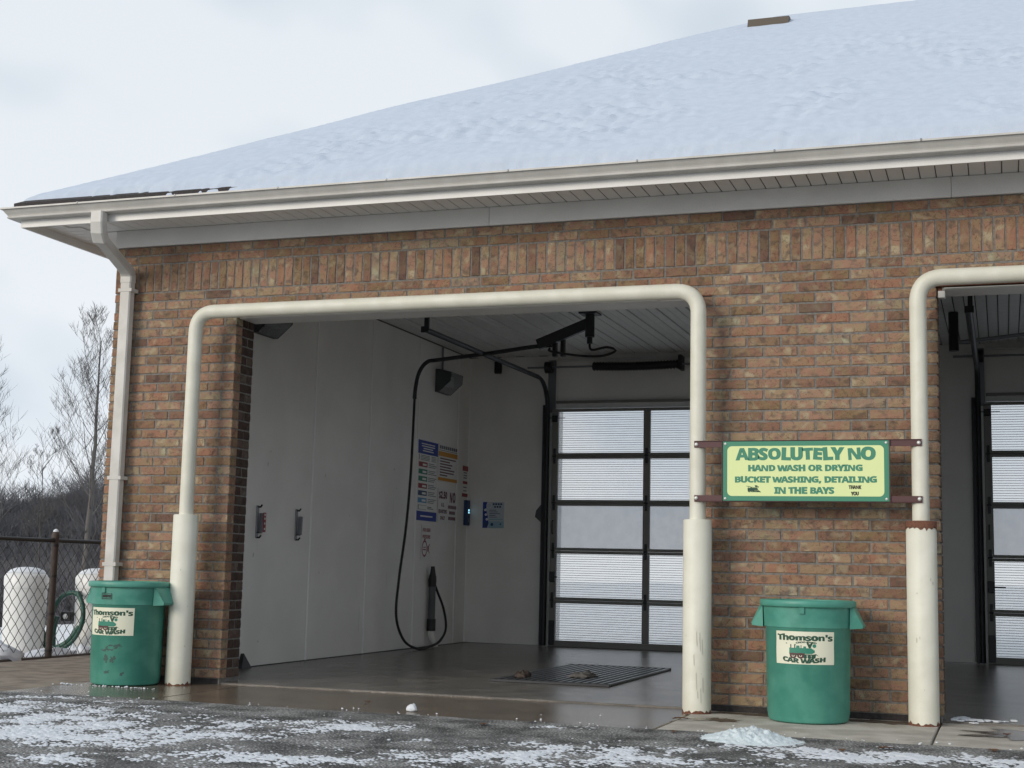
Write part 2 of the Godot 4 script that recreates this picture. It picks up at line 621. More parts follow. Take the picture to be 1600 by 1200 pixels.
# ---------------------------------------------------------------- main
func _ready() -> void:
	rng.seed = 20240117
	# camera
	var cam := Camera3D.new()
	cam.name = "camera"
	add_child(cam)
	cam.position = Vector3(2.0584, 0.943, 10.0071)
	cam.rotation = Vector3(0.129909, 0.333889, 0.022126)
	cam.fov = rad_to_deg(2.0 * atan(600.0 / 2219.0))
	cam.near = 0.1
	cam.far = 600.0
	cam.current = true
	# sky, sun, exposure
	var env := Environment.new()
	env.background_mode = Environment.BG_SKY
	env.tonemap_mode = Environment.TONE_MAPPER_LINEAR
	env.tonemap_exposure = 1.18
	env.sdfgi_enabled = true
	env.ssao_enabled = true
	env.ssil_enabled = true
	var sky := Sky.new()
	var pano := PanoramaSkyMaterial.new()
	pano.panorama = sky_texture()
	sky.sky_material = pano
	env.sky = sky
	env.background_energy_multiplier = 1.0
	var we := WorldEnvironment.new()
	we.name = "world_environment"
	we.environment = env
	add_child(we)
	var sun := DirectionalLight3D.new()
	sun.name = "sun"
	add_child(sun)
	sun.light_energy = 0.5
	sun.light_color = Color(1.0, 0.96, 0.90)
	sun.light_angular_distance = 24.0
	sun.shadow_enabled = true
	sun.look_at_from_position(Vector3(-0.50, 0.30, 0.81) * 20.0, Vector3.ZERO)

	plain = SystemFont.new()
	plain.font_names = PackedStringArray(["Droid Sans"])
	plain.font_weight = 700
	bold = FontVariation.new()
	bold.base_font = plain
	bold.variation_embolden = 1.0
	make_materials()
	build_ground()
	build_building()
	build_bay_doors()
	build_roof()
	build_pipe_frames()
	build_trees()
	build_sign()
	build_bins()
	build_interior()
	build_fence()
	build_loose()

func sky_texture() -> ImageTexture:
	var W := 1024
	var H := 512
	var n1 := noise(0.9, 4, 7)
	var n2 := noise(2.2, 4, 9)
	var im := Image.create(W, H, false, Image.FORMAT_RGBF)
	for j in H:
		var el := (0.5 - (j + 0.5) / H) * PI
		for i in W:
			var az := (i + 0.5) / W * TAU
			var d := Vector3(cos(el) * cos(az), sin(el), cos(el) * sin(az))
			var s := d / maxf(absf(d.y) + 0.28, 0.28)
			var a := n1.get_noise_3d(s.x * 0.8, s.z * 1.5, 3.0) * 0.7 + n2.get_noise_3d(s.x, s.z * 1.6, 8.0) * 0.35
			var t := clampf(a * 1.9 + 0.58, 0.0, 1.0)
			var up := clampf(d.y, 0.0, 1.0)
			var thin := Color(0.40, 0.49, 0.585)
			var thick := Color(0.665, 0.71, 0.755)
			var c := thin.lerp(thick, t)
			c = c.lerp(Color(0.83, 0.86, 0.89), pow(1.0 - up, 6.0) * 0.85)
			im.set_pixel(i, j, c)
	return ImageTexture.create_from_image(im)

# ---------------------------------------------------------------- ground
func build_ground() -> void:
	# far ground: a field under patchy snow, to the horizon
	var st := mb()
	st.set_smooth_group(0)
	var n := noise(0.02, 3, 77)
	var N := 60
	var xs := []
	for i in N + 1:
		var t := (float(i) / N) * 2.0 - 1.0
		xs.append(signf(t) * pow(absf(t), 2.2) * 260.0)
	var hgt := func(x: float, z: float) -> float:
		var away := clampf((-x - 9.0) / 14.0, 0.0, 1.0)
		return -0.07 - away * away * 1.2 + n.get_noise_2d(x, z) * 0.5 * clampf((Vector2(x, z).length() - 14.0) / 30.0, 0.0, 1.0)
	for i in N:
		for j in N:
			var p := []
			for d in [[0, 0], [1, 0], [1, 1], [0, 1]]:
				var x: float = xs[i + d[0]] - 5.0
				var z: float = xs[j + d[1]]
				p.append(Vector3(x, hgt.call(x, z), z))
			quad(st, p[0], p[1], p[2], p[3])
	var g := done(st, "ground", M.field)
	tag(g, "", "", "", "structure")
	# parking lot with a ragged edge lapping over the concrete
	st = mb()
	st.set_smooth_group(0)
	var e := noise(1.6, 3, 12)
	var X := -30.0
	while X < 30.0:
		var dx := 0.06 if X > -8.0 and X < 6.0 else 1.0
		var za := 1.40 + e.get_noise_1d(X) * 0.055
		var zb := 1.40 + e.get_noise_1d(X + dx) * 0.055
		if X < -4.75: za = maxf(za, 1.6); zb = maxf(zb, 1.6)
		quad(st, Vector3(X, .004, za), Vector3(X + dx, .004, zb), Vector3(X + dx, -.002, 30), Vector3(X, -.002, 30))
		X += dx
	tag(done(st, "parking_lot", M.asphalt), "", "", "", "structure")
	# concrete apron in front of the bays, each slab a piece of its own
	var ap := Node3D.new()
	ap.name = numbered("apron")
	add_child(ap)
	tag(ap, "", "", "", "structure")
	var cuts := [[-4.735, -3.555, "wet"], [-3.545, .015, "wet"], [.030, 1.635, "concrete"], [1.648, 3.6, "concrete"], [3.61, 5.5, "wet"], [5.51, 9.0, "concrete"]]
	for c in cuts:
		box("slab", Vector3(c[0], -.12, -.015 if c[2] != "concrete" or c[0] > 1.0 else .004), Vector3(c[1], 0, 1.46), M[c[2]], ap, .006)
	for c in [[-4.772, -4.738], [-3.554, -3.546], [.016, .029], [1.636, 1.647], [3.601, 3.609], [5.501, 5.509]]:
		box("joint_filler", Vector3(c[0], -.118, .0), Vector3(c[1], -.014, 1.455), M.black, ap, 0)
	var wk := Node3D.new()
	wk.name = numbered("path")
	add_child(wk)
	tag(wk, "", "", "", "structure")
	for k in 6:
		var z := 1.58 - k * 1.85
		box("slab", Vector3(-6.75, -.14, z - 1.822), Vector3(-4.98 if k > 0 else -4.775, -.012, z), M.walk, wk, .008)
	# wet patches lying on the drier slabs
	for w in [[Vector2(.25, .62), .16, .10, 5], [Vector2(1.35, .17), .26, .10, 6], [Vector2(2.35, .55), .55, .33, 7], [Vector2(.55, .13), .42, .08, 8]]:
		var s2 := mb()
		s2.set_smooth_group(0)
		var wn := noise(1.3, 3, w[3])
		var ring_ := []
		for k in 40:
			var a := TAU * k / 40
			var rr: float = 1.0 + wn.get_noise_2d(cos(a) * 1.5, sin(a) * 1.5) * 0.7
			ring_.append(Vector3(w[0].x + cos(a) * w[1] * rr, .0035, w[0].y + sin(a) * w[2] * rr))
		for k in 40:
			for v in [Vector3(w[0].x, .0035, w[0].y), ring_[k], ring_[(k + 1) % 40]]: s2.add_vertex(v)
		var pd := done(s2, "puddle", M.wet)
		tag(pd, "", "", "", "structure")
	# bay floors
	for b in [[BAYL, .66], [1.0, 6.1]]:
		tag(box("bay_floor", Vector3(b[0], -.10, ZB - .3), Vector3(b[1], .012, -.018), M.bayfloor, null, .006), "", "", "", "structure")

# ---------------------------------------------------------------- building
var bld: Node3D

func build_building() -> void:
	bld = thing("car_wash_building", "brown brick self-service car wash with snowy hip roof and two open bays", "building", Vector3(XL, 0, 0))
	bld.position = Vector3.ZERO
	# --- brick piers
	var p1 := group_node("brick_pier", bld)
	box("mortar", Vector3(XL + .008, 0, -.30), Vector3(OL - .008, YT, -.007), M.mortar, p1, 0)
	for r in 38:
		var y := course_y(r)
		var odd := r % 2 == 1
		var ph := OL + .012 - (BL * .5 if odd else 0.0)
		for s in spans(XL, OL, ph):
			brick(p1, s[0], s[1], y, y + C - .012, .10)
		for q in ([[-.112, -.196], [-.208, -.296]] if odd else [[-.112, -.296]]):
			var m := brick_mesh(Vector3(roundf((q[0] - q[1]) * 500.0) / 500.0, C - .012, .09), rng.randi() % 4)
			var o := put(m, "brick", M.soot_shade if rng.randf() < .75 else M.grime_shade, p1)  # jamb bricks darkened for grime and for the shade in the opening
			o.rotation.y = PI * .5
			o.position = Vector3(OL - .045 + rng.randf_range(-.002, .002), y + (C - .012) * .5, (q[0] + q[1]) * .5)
	var p2 := group_node("brick_pier", bld)
	box("mortar", Vector3(.008, 0, -.30), Vector3(PR - .008, YT, -.007), M.mortar, p2, 0)
	for r in 38:
		var y := course_y(r)
		for s in spans(0.0, PR, BL * .5 if r % 2 == 1 else 0.0):
			brick(p2, s[0], s[1], y, y + C - .012, .10)
	# --- side faces of the middle pier, the right pier and the other walls: same bricks, joined
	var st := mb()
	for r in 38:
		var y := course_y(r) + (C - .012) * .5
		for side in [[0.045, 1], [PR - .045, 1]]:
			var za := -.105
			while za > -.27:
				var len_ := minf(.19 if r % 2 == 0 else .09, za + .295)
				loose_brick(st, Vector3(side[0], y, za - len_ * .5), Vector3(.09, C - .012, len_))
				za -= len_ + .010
	tag(done(st, "jamb_bricks", M.grime_shade, p2), "", "", "", "stuff")  # tint also paints in the unlit blue-grey of the jambs
	var p3 := group_node("brick_pier", bld)
	box("mortar", Vector3(OR2 + .008, 0, -.30), Vector3(XR - .008, YT, -.007), M.mortar, p3, 0)
	st = mb()
	for r in 38:
		for s in spans(OR2, XR, OR2 + (BL * .5 if r % 2 == 1 else 0.0)):
			loose_brick(st, Vector3((s[0] + s[1]) * .5, course_y(r) + .033, -.05), Vector3(s[1] - s[0], C - .012, .10))
	tag(done(st, "brick_face", bricks[1][0], p3), "", "", "", "stuff")
	# --- wall over the openings with its soldier course
	var up := group_node("brick_band", bld)
	box("mortar", Vector3(XL + .008, YT, -.30), Vector3(XR - .008, 3.78, -.007), M.mortar, up, 0)
	var st2 := mb()
	var ysold := course_y(41)
	var rows := [[course_y(38), 0.0], [course_y(39), .5], [course_y(40), 0.0], [ysold + BL, .25], [ysold + BL + C, .75]]
	for rw in rows:
		for s in spans(XL, XR, BL * rw[1]):
			if s[0] < 2.75: brick(up, s[0], s[1], rw[0], rw[0] + C - .012)
			else: loose_brick(st2, Vector3((s[0] + s[1]) * .5, rw[0] + .033, -.05), Vector3(s[1] - s[0], C - .012, .10))
	var x := XL
	while x < XR - C:
		if x < 2.75: brick(up, x, x + C - .012, ysold, ysold + BL - .012)
		else: loose_brick(st2, Vector3(x + .033, ysold + BL * .5 - .005, -.05), Vector3(C - .012, BL - .012, .10))
		x += C
	tag(done(st2, "brick_face", bricks[0][0], up), "", "", "", "stuff")
	# --- left end wall, right end wall, back wall
	st = mb()
	for r in 47:
		var ph := BL * .5 if r % 2 == 1 else 0.0
		for s in spans(.11, 7.4, ph):
			loose_brick(st, Vector3(XL + .05, course_y(r) + .033, -(s[0] + s[1]) * .5), Vector3(.10, C - .012, s[1] - s[0]))
	var sw := box("end_wall", Vector3(XL + .008, 0, -7.40), Vector3(BAYL - .014, 3.78, -.302), M.mortar, bld, 0)
	tag(done(st, "brick_face", bricks[1][0], bld), "", "", "", "stuff")
	box("end_wall", Vector3(6.10, 0, -7.40), Vector3(XR, 3.78, -.302), M.mortar, bld, 0)
	box("partition_wall", Vector3(.66, 0, ZB), Vector3(1.0, 3.70, -.302), M.panel, bld, 0)
	# --- lintels and the painted undersides of the openings
	for o in [[OL, 0.0], [PR, OR2]]:
		box("lintel_angle", Vector3(o[0] - .10, YT - .004, -.095), Vector3(o[1] + .10, YT + .004, .006), M.rust, bld, .001)
		box("lintel", Vector3(o[0] + .003, YT - .022, -.298), Vector3(o[1] - .003, YT - .006, -.035), M.trim, bld, .003)
		box("flaking_edge", Vector3(o[0] + .05, YT - .018, -.032), Vector3(o[1] - .3, YT - .010, -.014), M.white, bld, .002)
	# --- base flashing under the lowest course
	box("base_strip", Vector3(.02, 0, -.02), Vector3(PR - .02, Y0 - .004, -.004), M.shingle, bld, 0)
	box("base_strip", Vector3(XL + .02, 0, -.02), Vector3(OL - .02, Y0 - .004, -.004), M.shingle, bld, 0)
	build_interior_shell()
	# --- frieze board, soffit, fascia
	var joints := [XL - .004, -1.62, 1.77, 5.0, XR + .004]
	for k in joints.size() - 1:
		box("frieze_board", Vector3(joints[k], 3.556, -.006), Vector3(joints[k + 1] - .0025, 3.7, .022), M.trim, bld, .003)
	box("frieze_board", Vector3(XL - .022, 3.556, -7.4), Vector3(XL - .001, 3.7, -.008), M.trim, bld, .003)
	var sf := group_node("soffit", bld)
	var k2 := 0
	x = XL - .53
	while x < XR + .5:
		var zin := -.02 if x > XL - .1 else XL - x - .012
		if x < 3.2 and .548 - zin > .04:
			box("soffit_panel", Vector3(x, 3.702, zin + .012), Vector3(x + .1005, 3.709, .548), M.soffit, sf, .003)
		x += .107
	box("soffit_panel", Vector3(3.2, 3.702, -.008), Vector3(XR + .5, 3.709, .548), M.soffit, sf, .002)
	box("soffit_backing", Vector3(XL, 3.714, -.02), Vector3(XR + .54, 3.72, .548), M.black, sf, 0)
	box("soffit_backing", Vector3(XL - .546, 3.7105, -.02), Vector3(XL - .001, 3.716, .548), M.soffit, sf, 0)
	var zz := .53
	while zz > -7.6:
		var xin := XL - .012 if zz < 0.02 else XL - zz - .02
		if xin - (XL - .546) > .03:
			box("soffit_panel", Vector3(XL - .546, 3.7025, zz - .1005), Vector3(xin, 3.7085, zz), M.soffit, sf, .003)
		zz -= .107
	box("soffit_backing", Vector3(XL - .546, 3.7215, -7.6), Vector3(XL, 3.727, -.02), M.soffit, sf, 0)
	# fascia and gutter, mitred round the corner
	var sweep := func(outline: Array, called: String, m: Material, zend: float) -> MeshInstance3D:
		var s := mb()
		s.set_smooth_group(-1)
		var cnt := outline.size()
		var at := func(p: Vector2, k: int) -> Vector3:
			var c := Vector3(XL - .556 - p.x, p.y, .556 + p.x)
			if k == 0: return Vector3(XR + .556 + p.x, p.y, c.z)
			if k == 1: return c
			return Vector3(c.x, p.y, maxf(zend, -7.9))
		for i in cnt:
			var a: Vector2 = outline[i]
			var b: Vector2 = outline[(i + 1) % cnt]
			for k in 2:
				quad(s, at.call(a, k), at.call(b, k), at.call(b, k + 1), at.call(a, k + 1))
		return done(s, called, m, bld)
	sweep.call([Vector2(-.02, 3.638), Vector2(0, 3.638), Vector2(0, 3.80), Vector2(-.02, 3.80)], "fascia", M.trim, -8.4)
	sweep.call([Vector2(.002, 3.698), Vector2(.068, 3.698), Vector2(.078, 3.704), Vector2(.080, 3.712), Vector2(.074, 3.718), Vector2(.080, 3.730), Vector2(.092, 3.745), Vector2(.104, 3.762), Vector2(.108, 3.770), Vector2(.124, 3.770), Vector2(.124, 3.783), Vector2(.108, 3.783), Vector2(.104, 3.772), Vector2(.086, 3.746), Vector2(.066, 3.706), Vector2(.010, 3.706), Vector2(.010, 3.783), Vector2(.002, 3.783)], "gutter", M.gutter, -8.4)
	for xs in [-4.9, -4.0, -3.1, -2.2, -1.25, -.3, .65, 1.6, 2.5]:
		box("gutter_screw", Vector3(xs, 3.772, .680), Vector3(xs + .012, 3.788, .6845), M.galv, bld, .002)
	box("fascia_joint", Vector3(.86, 3.640, .5555), Vector3(.868, 3.70, .5585), M.trim, bld, 0)
	# --- downspout: rectangular pipe with two elbows
	var ds := group_node("downspout", bld)
	rect_pipe(ds, "elbow", [Vector3(-4.72, 3.705, .622), Vector3(-4.72, 3.62, .622), Vector3(-4.725, 3.545, .605), Vector3(-4.735, 3.485, .555)], .055, .042)
	rect_pipe(ds, "offset_pipe", [Vector3(-4.733, 3.50, .565), Vector3(-4.790, 3.345, .115)], .050, .038)
	rect_pipe(ds, "elbow", [Vector3(-4.787, 3.362, .15), Vector3(-4.792, 3.335, .095), Vector3(-4.797, 3.30, .068), Vector3(-4.797, 3.24, .066)], .054, .041)
	rect_pipe(ds, "pipe", [Vector3(-4.797, 3.26, .066), Vector3(-4.797, .20, .066), Vector3(-4.797, .13, .075), Vector3(-4.797, .06, .14)], .050, .038)
	for yy in [3.16, 1.6, .9]:
		box("strap", Vector3(-4.862, yy, .004), Vector3(-4.732, yy + .03, .107), M.gutter, ds, .002)

func rect_pipe(parent: Node, called: String, pts: Array, hx: float, hz: float) -> void:
	var st := mb()
	st.set_smooth_group(-1)
	var rings := []
	for i in pts.size():
		var a: Vector3 = pts[maxi(i - 1, 0)]
		var b: Vector3 = pts[mini(i + 1, pts.size() - 1)]
		var t := (b - a).normalized()
		var u := (Vector3.RIGHT - t * t.x).normalized()
		var w := t.cross(u)
		var ring_ := []
		var bev := .010
		for q in [[hx - bev, hz], [hx, hz - bev], [hx, -hz + bev], [hx - bev, -hz], [-hx + bev, -hz], [-hx, -hz + bev], [-hx, hz - bev], [-hx + bev, hz]]:
			ring_.append(pts[i] + u * q[0] + w * q[1])
		rings.append(ring_)
	for i in rings.size() - 1:
		for k in 8:
			quad(st, rings[i][k], rings[i][(k + 1) % 8], rings[i + 1][(k + 1) % 8], rings[i + 1][k])
	for r in [rings[0], rings[-1]]:
		for k in range(1, 7):
			for v in [r[0], r[k], r[k + 1]]: st.add_vertex(v)
	done(st, called, M.gutter, parent)

# white washable panels, seams and metal ceilings inside the two bays
func build_interior_shell() -> void:
	var wl := group_node("bay_wall", bld)
	var seams := [-.302, -1.42, -2.743, -4.063, -5.402, -6.71, ZB]
	for k in seams.size() - 1:
		box("wall_panel", Vector3(BAYL - .012, .02, seams[k + 1] + .004), Vector3(BAYL + rng.randf_range(-.001, .0015), CEIL - .004, seams[k] - .004), M.panel, wl, .001)
		if k > 0: box("seam_strip", Vector3(BAYL - .006, .02, seams[k] - .010), Vector3(BAYL + .009, CEIL - .006, seams[k] + .010), M.seam, wl, .001)
	box("base_gap", Vector3(BAYL - .013, -.02, ZB), Vector3(BAYL - .006, .024, -.302), M.black, wl, 0)
	# torn lower corner beside the pier
	var bw := group_node("bay_wall", bld)
	for b in [[BAYL, -3.27, .31, .66], [1.0, 1.90, 5.48, 6.1]]:
		box("wall_panel", Vector3(b[0], .02, ZB - .29), Vector3(b[1], CEIL, ZB), M.panel, bw, .001)
		box("wall_panel", Vector3(b[2], .02, ZB - .29), Vector3(b[3], CEIL, ZB), M.panel, bw, .001)
		box("wall_panel", Vector3(b[1] + .002, 2.985, ZB - .29), Vector3(b[2] - .002, 3.79, ZB - .03), M.panel, bw, .001)
		box("corner_strip", Vector3(b[0], .02, ZB), Vector3(b[0] + .012, CEIL - .006, ZB + .010), M.seam, bw, .001)
		box("header_frame", Vector3(b[1], 3.045, ZB - .03), Vector3(b[2], 3.075, ZB + .03), M.alu, bw, .002)
		box("header_frame", Vector3(b[1], 2.975, ZB - .03), Vector3(b[2], 3.043, ZB + .02), M.ceiling, bw, .002)
		box("header_frame", Vector3(b[1], 3.58, ZB - .03), Vector3(b[2], 3.61, ZB + .012), M.ceiling, bw, .002)
		box("back_wall", Vector3(b[0], 3.60 + .06, ZB - .3), Vector3(b[3], 3.79, ZB - .295), M.mortar, bw, 0)
	var cl := group_node("ceiling", bld)
	for b in [[BAYL, .66], [1.0, 6.1]]:
		var x: float = b[0]
		var k := 0
		while x < b[1] - .02:
			var lift := .0 if k % 3 else .008
			box("ceiling_panel", Vector3(x + .007, CEIL + lift, ZB + .002), Vector3(minf(x + .1025, b[1]), CEIL + lift + .02, -.303), M.ceiling, cl, .004)
			x += .105
			k += 1
	box("ceiling_void", Vector3(BAYL, CEIL + .05, ZB), Vector3(6.1, CEIL + .06, -.303), M.black, cl, 0)

# ---------------------------------------------------------------- sectional doors at the back of the bays
func build_bay_doors() -> void:
	door_at(0.0, 3, false)
	door_at(5.17, 3, true)

func pane_sheet(lo: Vector3, hi: Vector3, m: Material, parent: Node) -> MeshInstance3D:
	var st := mb()
	st.set_smooth_group(-1)
	var h := (hi - lo) * .5
	quad(st, Vector3(-h.x, -h.y, 0), Vector3(-h.x, h.y, 0), Vector3(h.x, h.y, 0), Vector3(h.x, -h.y, 0))
	return done(st, "pane", m, parent, (lo + hi) * .5)

func door_at(dx: float, cols: int, far_bay: bool) -> void:
	var d := group_node("overhead_door", bld)
	d.position = Vector3(dx, 0, 0)
	var z0 := ZB + .04
	var z1 := ZB + .09
	var xs := [[-3.30, -3.215]]
	for c in cols:
		var a: float = xs[-1][1] + 1.10
		xs.append([a, a + .085])
	var x0: float = xs[0][0]
	var x1: float = xs[-1][1]
	var ys := [.012, .58, 1.19, 1.785, 2.37, 2.965]
	for r in 5:
		var bot: float = ys[r] + .001
		var top: float = ys[r + 1] - .0005
		box("rail", Vector3(x0, bot, z0), Vector3(x1, bot + (.075 if r == 0 else .036), z1), M.alu, d, .004)
		box("rail", Vector3(x0, top - .036, z0), Vector3(x1, top, z1), M.alu, d, .004)
		for c in xs: box("stile", Vector3(c[0], bot + (.076 if r == 0 else .037), z0 + .002), Vector3(c[1], top - .037, z1 - .002), M.alu, d, .003)
		for c in cols:
			var pa: float = xs[c][1]
			var pb: float = xs[c + 1][0]
			var ylo := bot + (.075 if r == 0 else .036)
			var yhi := top - .036
			var pn := pane_sheet(Vector3(pa - .008, ylo - .006, z0 + .012), Vector3(pb + .008, yhi + .006, z0 + .012), M.cloudy if r == 2 else M.twinwall, d)
			if r != 2:
				var st := mb()
				var y := ylo + .012
				while y < yhi - .006:
					bx(st, Vector3(pa, y, z0 + .0175), Vector3(pb, y + .0055, z0 + .022))
					y += .0285
				var rb := done(st, "ribs", M.rib, pn)
				rb.position = -pn.position
	if not far_bay:
		print_part(d, "torn_patch", M.pvcgrey, func(q): poly(q, [Vector2(-3.53, 1.61), Vector2(-3.515, 1.69), Vector2(-3.43, 1.79), Vector2(-3.405, 1.88), Vector2(-3.405, 1.50), Vector2(-3.46, 1.55)], flat(ZB + .004)))
	# hinges and rollers on the stiles
	for r in range(1, 5):
		for c in [0, 1, 2]:
			var hx: float = (xs[c][0] + xs[c][1]) * .5
			var st := mb()
			bx(st, Vector3(hx - .016, ys[r] - .095, z1), Vector3(hx + .016, ys[r] - .012, z1 + .008), .003)
			bx(st, Vector3(hx - .016, ys[r] + .012, z1), Vector3(hx + .016, ys[r] + .095, z1 + .008), .003)
			tube(st, [Vector3(hx - .024, ys[r], z1 + .010), Vector3(hx + .024, ys[r], z1 + .010)], .010, 8)
			done(st, "hinge", M.darksteel, d)
	# handle, lock and top bracket on the left stile
	var s2 := mb()
	tube(s2, rounded([Vector3(-3.262, 1.40, z1), Vector3(-3.262, 1.40, z1 + .04), Vector3(-3.262, 1.56, z1 + .04), Vector3(-3.262, 1.56, z1)], .015), .008, 8)
	done(s2, "handle", M.black, d)
	box("lock", Vector3(-3.292, .80, z1), Vector3(-3.222, .93, z1 + .03), M.darksteel, d, .008)
	box("lock_bar", Vector3(-3.25, .855, z1 + .008), Vector3(-3.10 if far_bay else -3.19, .872, z1 + .02), M.black, d, .003)
	box("bottom_bracket", Vector3(-3.295, .03, z1), Vector3(-3.222, .33, z1 + .012), M.darksteel, d, .003)
	box("top_bracket", Vector3(-3.295, 2.80, z1), Vector3(-3.215, 2.88, z1 + .03), M.black, d, .005)
	box("roller_pin", Vector3(-3.42, 2.845, z1 + .012), Vector3(-3.12, 2.853, z1 + .02), M.black, d, .001)
	box("bottom_seal", Vector3(x0, .002, z0 + .004), Vector3(x1, .016, z1 - .006), M.rubber, d, .002)
	# guide tracks: up the jambs, round the bend and along under the ceiling
	for s in [x0 - .055, x1 + .055]:
		var st := mb()
		var path := [Vector3(s, .02, z1 + .01), Vector3(s, 2.92, z1 + .01)]
		for k in range(1, 9):
			var a := PI * .5 * k / 8
			path.append(Vector3(s, 2.92 + .40 * sin(a), z1 + .01 + .40 * (1.0 - cos(a))))
		path.append(Vector3(s, 3.30, -2.92))
		tube(st, path, .030, 4)
		done(st, "track", M.darksteel, d)
		box("track_angle", Vector3(s - .075, .015, ZB + .001), Vector3(s - .032, 3.02, ZB + .075), M.darksteel, d, .004)
		box("track_post", Vector3(s - .03, 2.93, ZB + .002), Vector3(s + .075, 3.60, ZB + .012), M.galv, d, .003)
		var h := mb()
		bx(h, Vector3(s - .012, 3.31, -2.96), Vector3(s + .03, CEIL - .002, -2.915), .003)
		bx(h, Vector3(s - .04, 3.27, -2.93), Vector3(s + .04, 3.33, -2.90), .003)
		done(h, "hanger", M.darksteel, d)
	# torsion shaft and spring over the door
	var sh := mb()
	tube(sh, [Vector3(-3.62, 3.49, ZB + .14), Vector3(x1 + .1, 3.49, ZB + .14)], .013, 8)
	done(sh, "torsion_shaft", M.galv, d)
	var sp := mb()
	var coil := []
	var rad := []
	for k in 57:
		coil.append(Vector3(-2.76 + k * .0195, 3.49 - .012 * sin(PI * k / 56.0), ZB + .14))
		rad.append(.060 if k % 2 else .044)
	tube(sp, coil, rad, 12)
	done(sp, "spring", M.black, d)
	box("spring_anchor", Vector3(-1.665, 3.42, ZB + .012), Vector3(-1.62, 3.60, ZB + .20), M.black, d, .006)
	var dr := mb()
	tube(dr, [Vector3(-3.38, 3.49, ZB + .14), Vector3(-3.29, 3.49, ZB + .14)], .075, 16)
	done(dr, "cable_drum", M.darksteel, d)

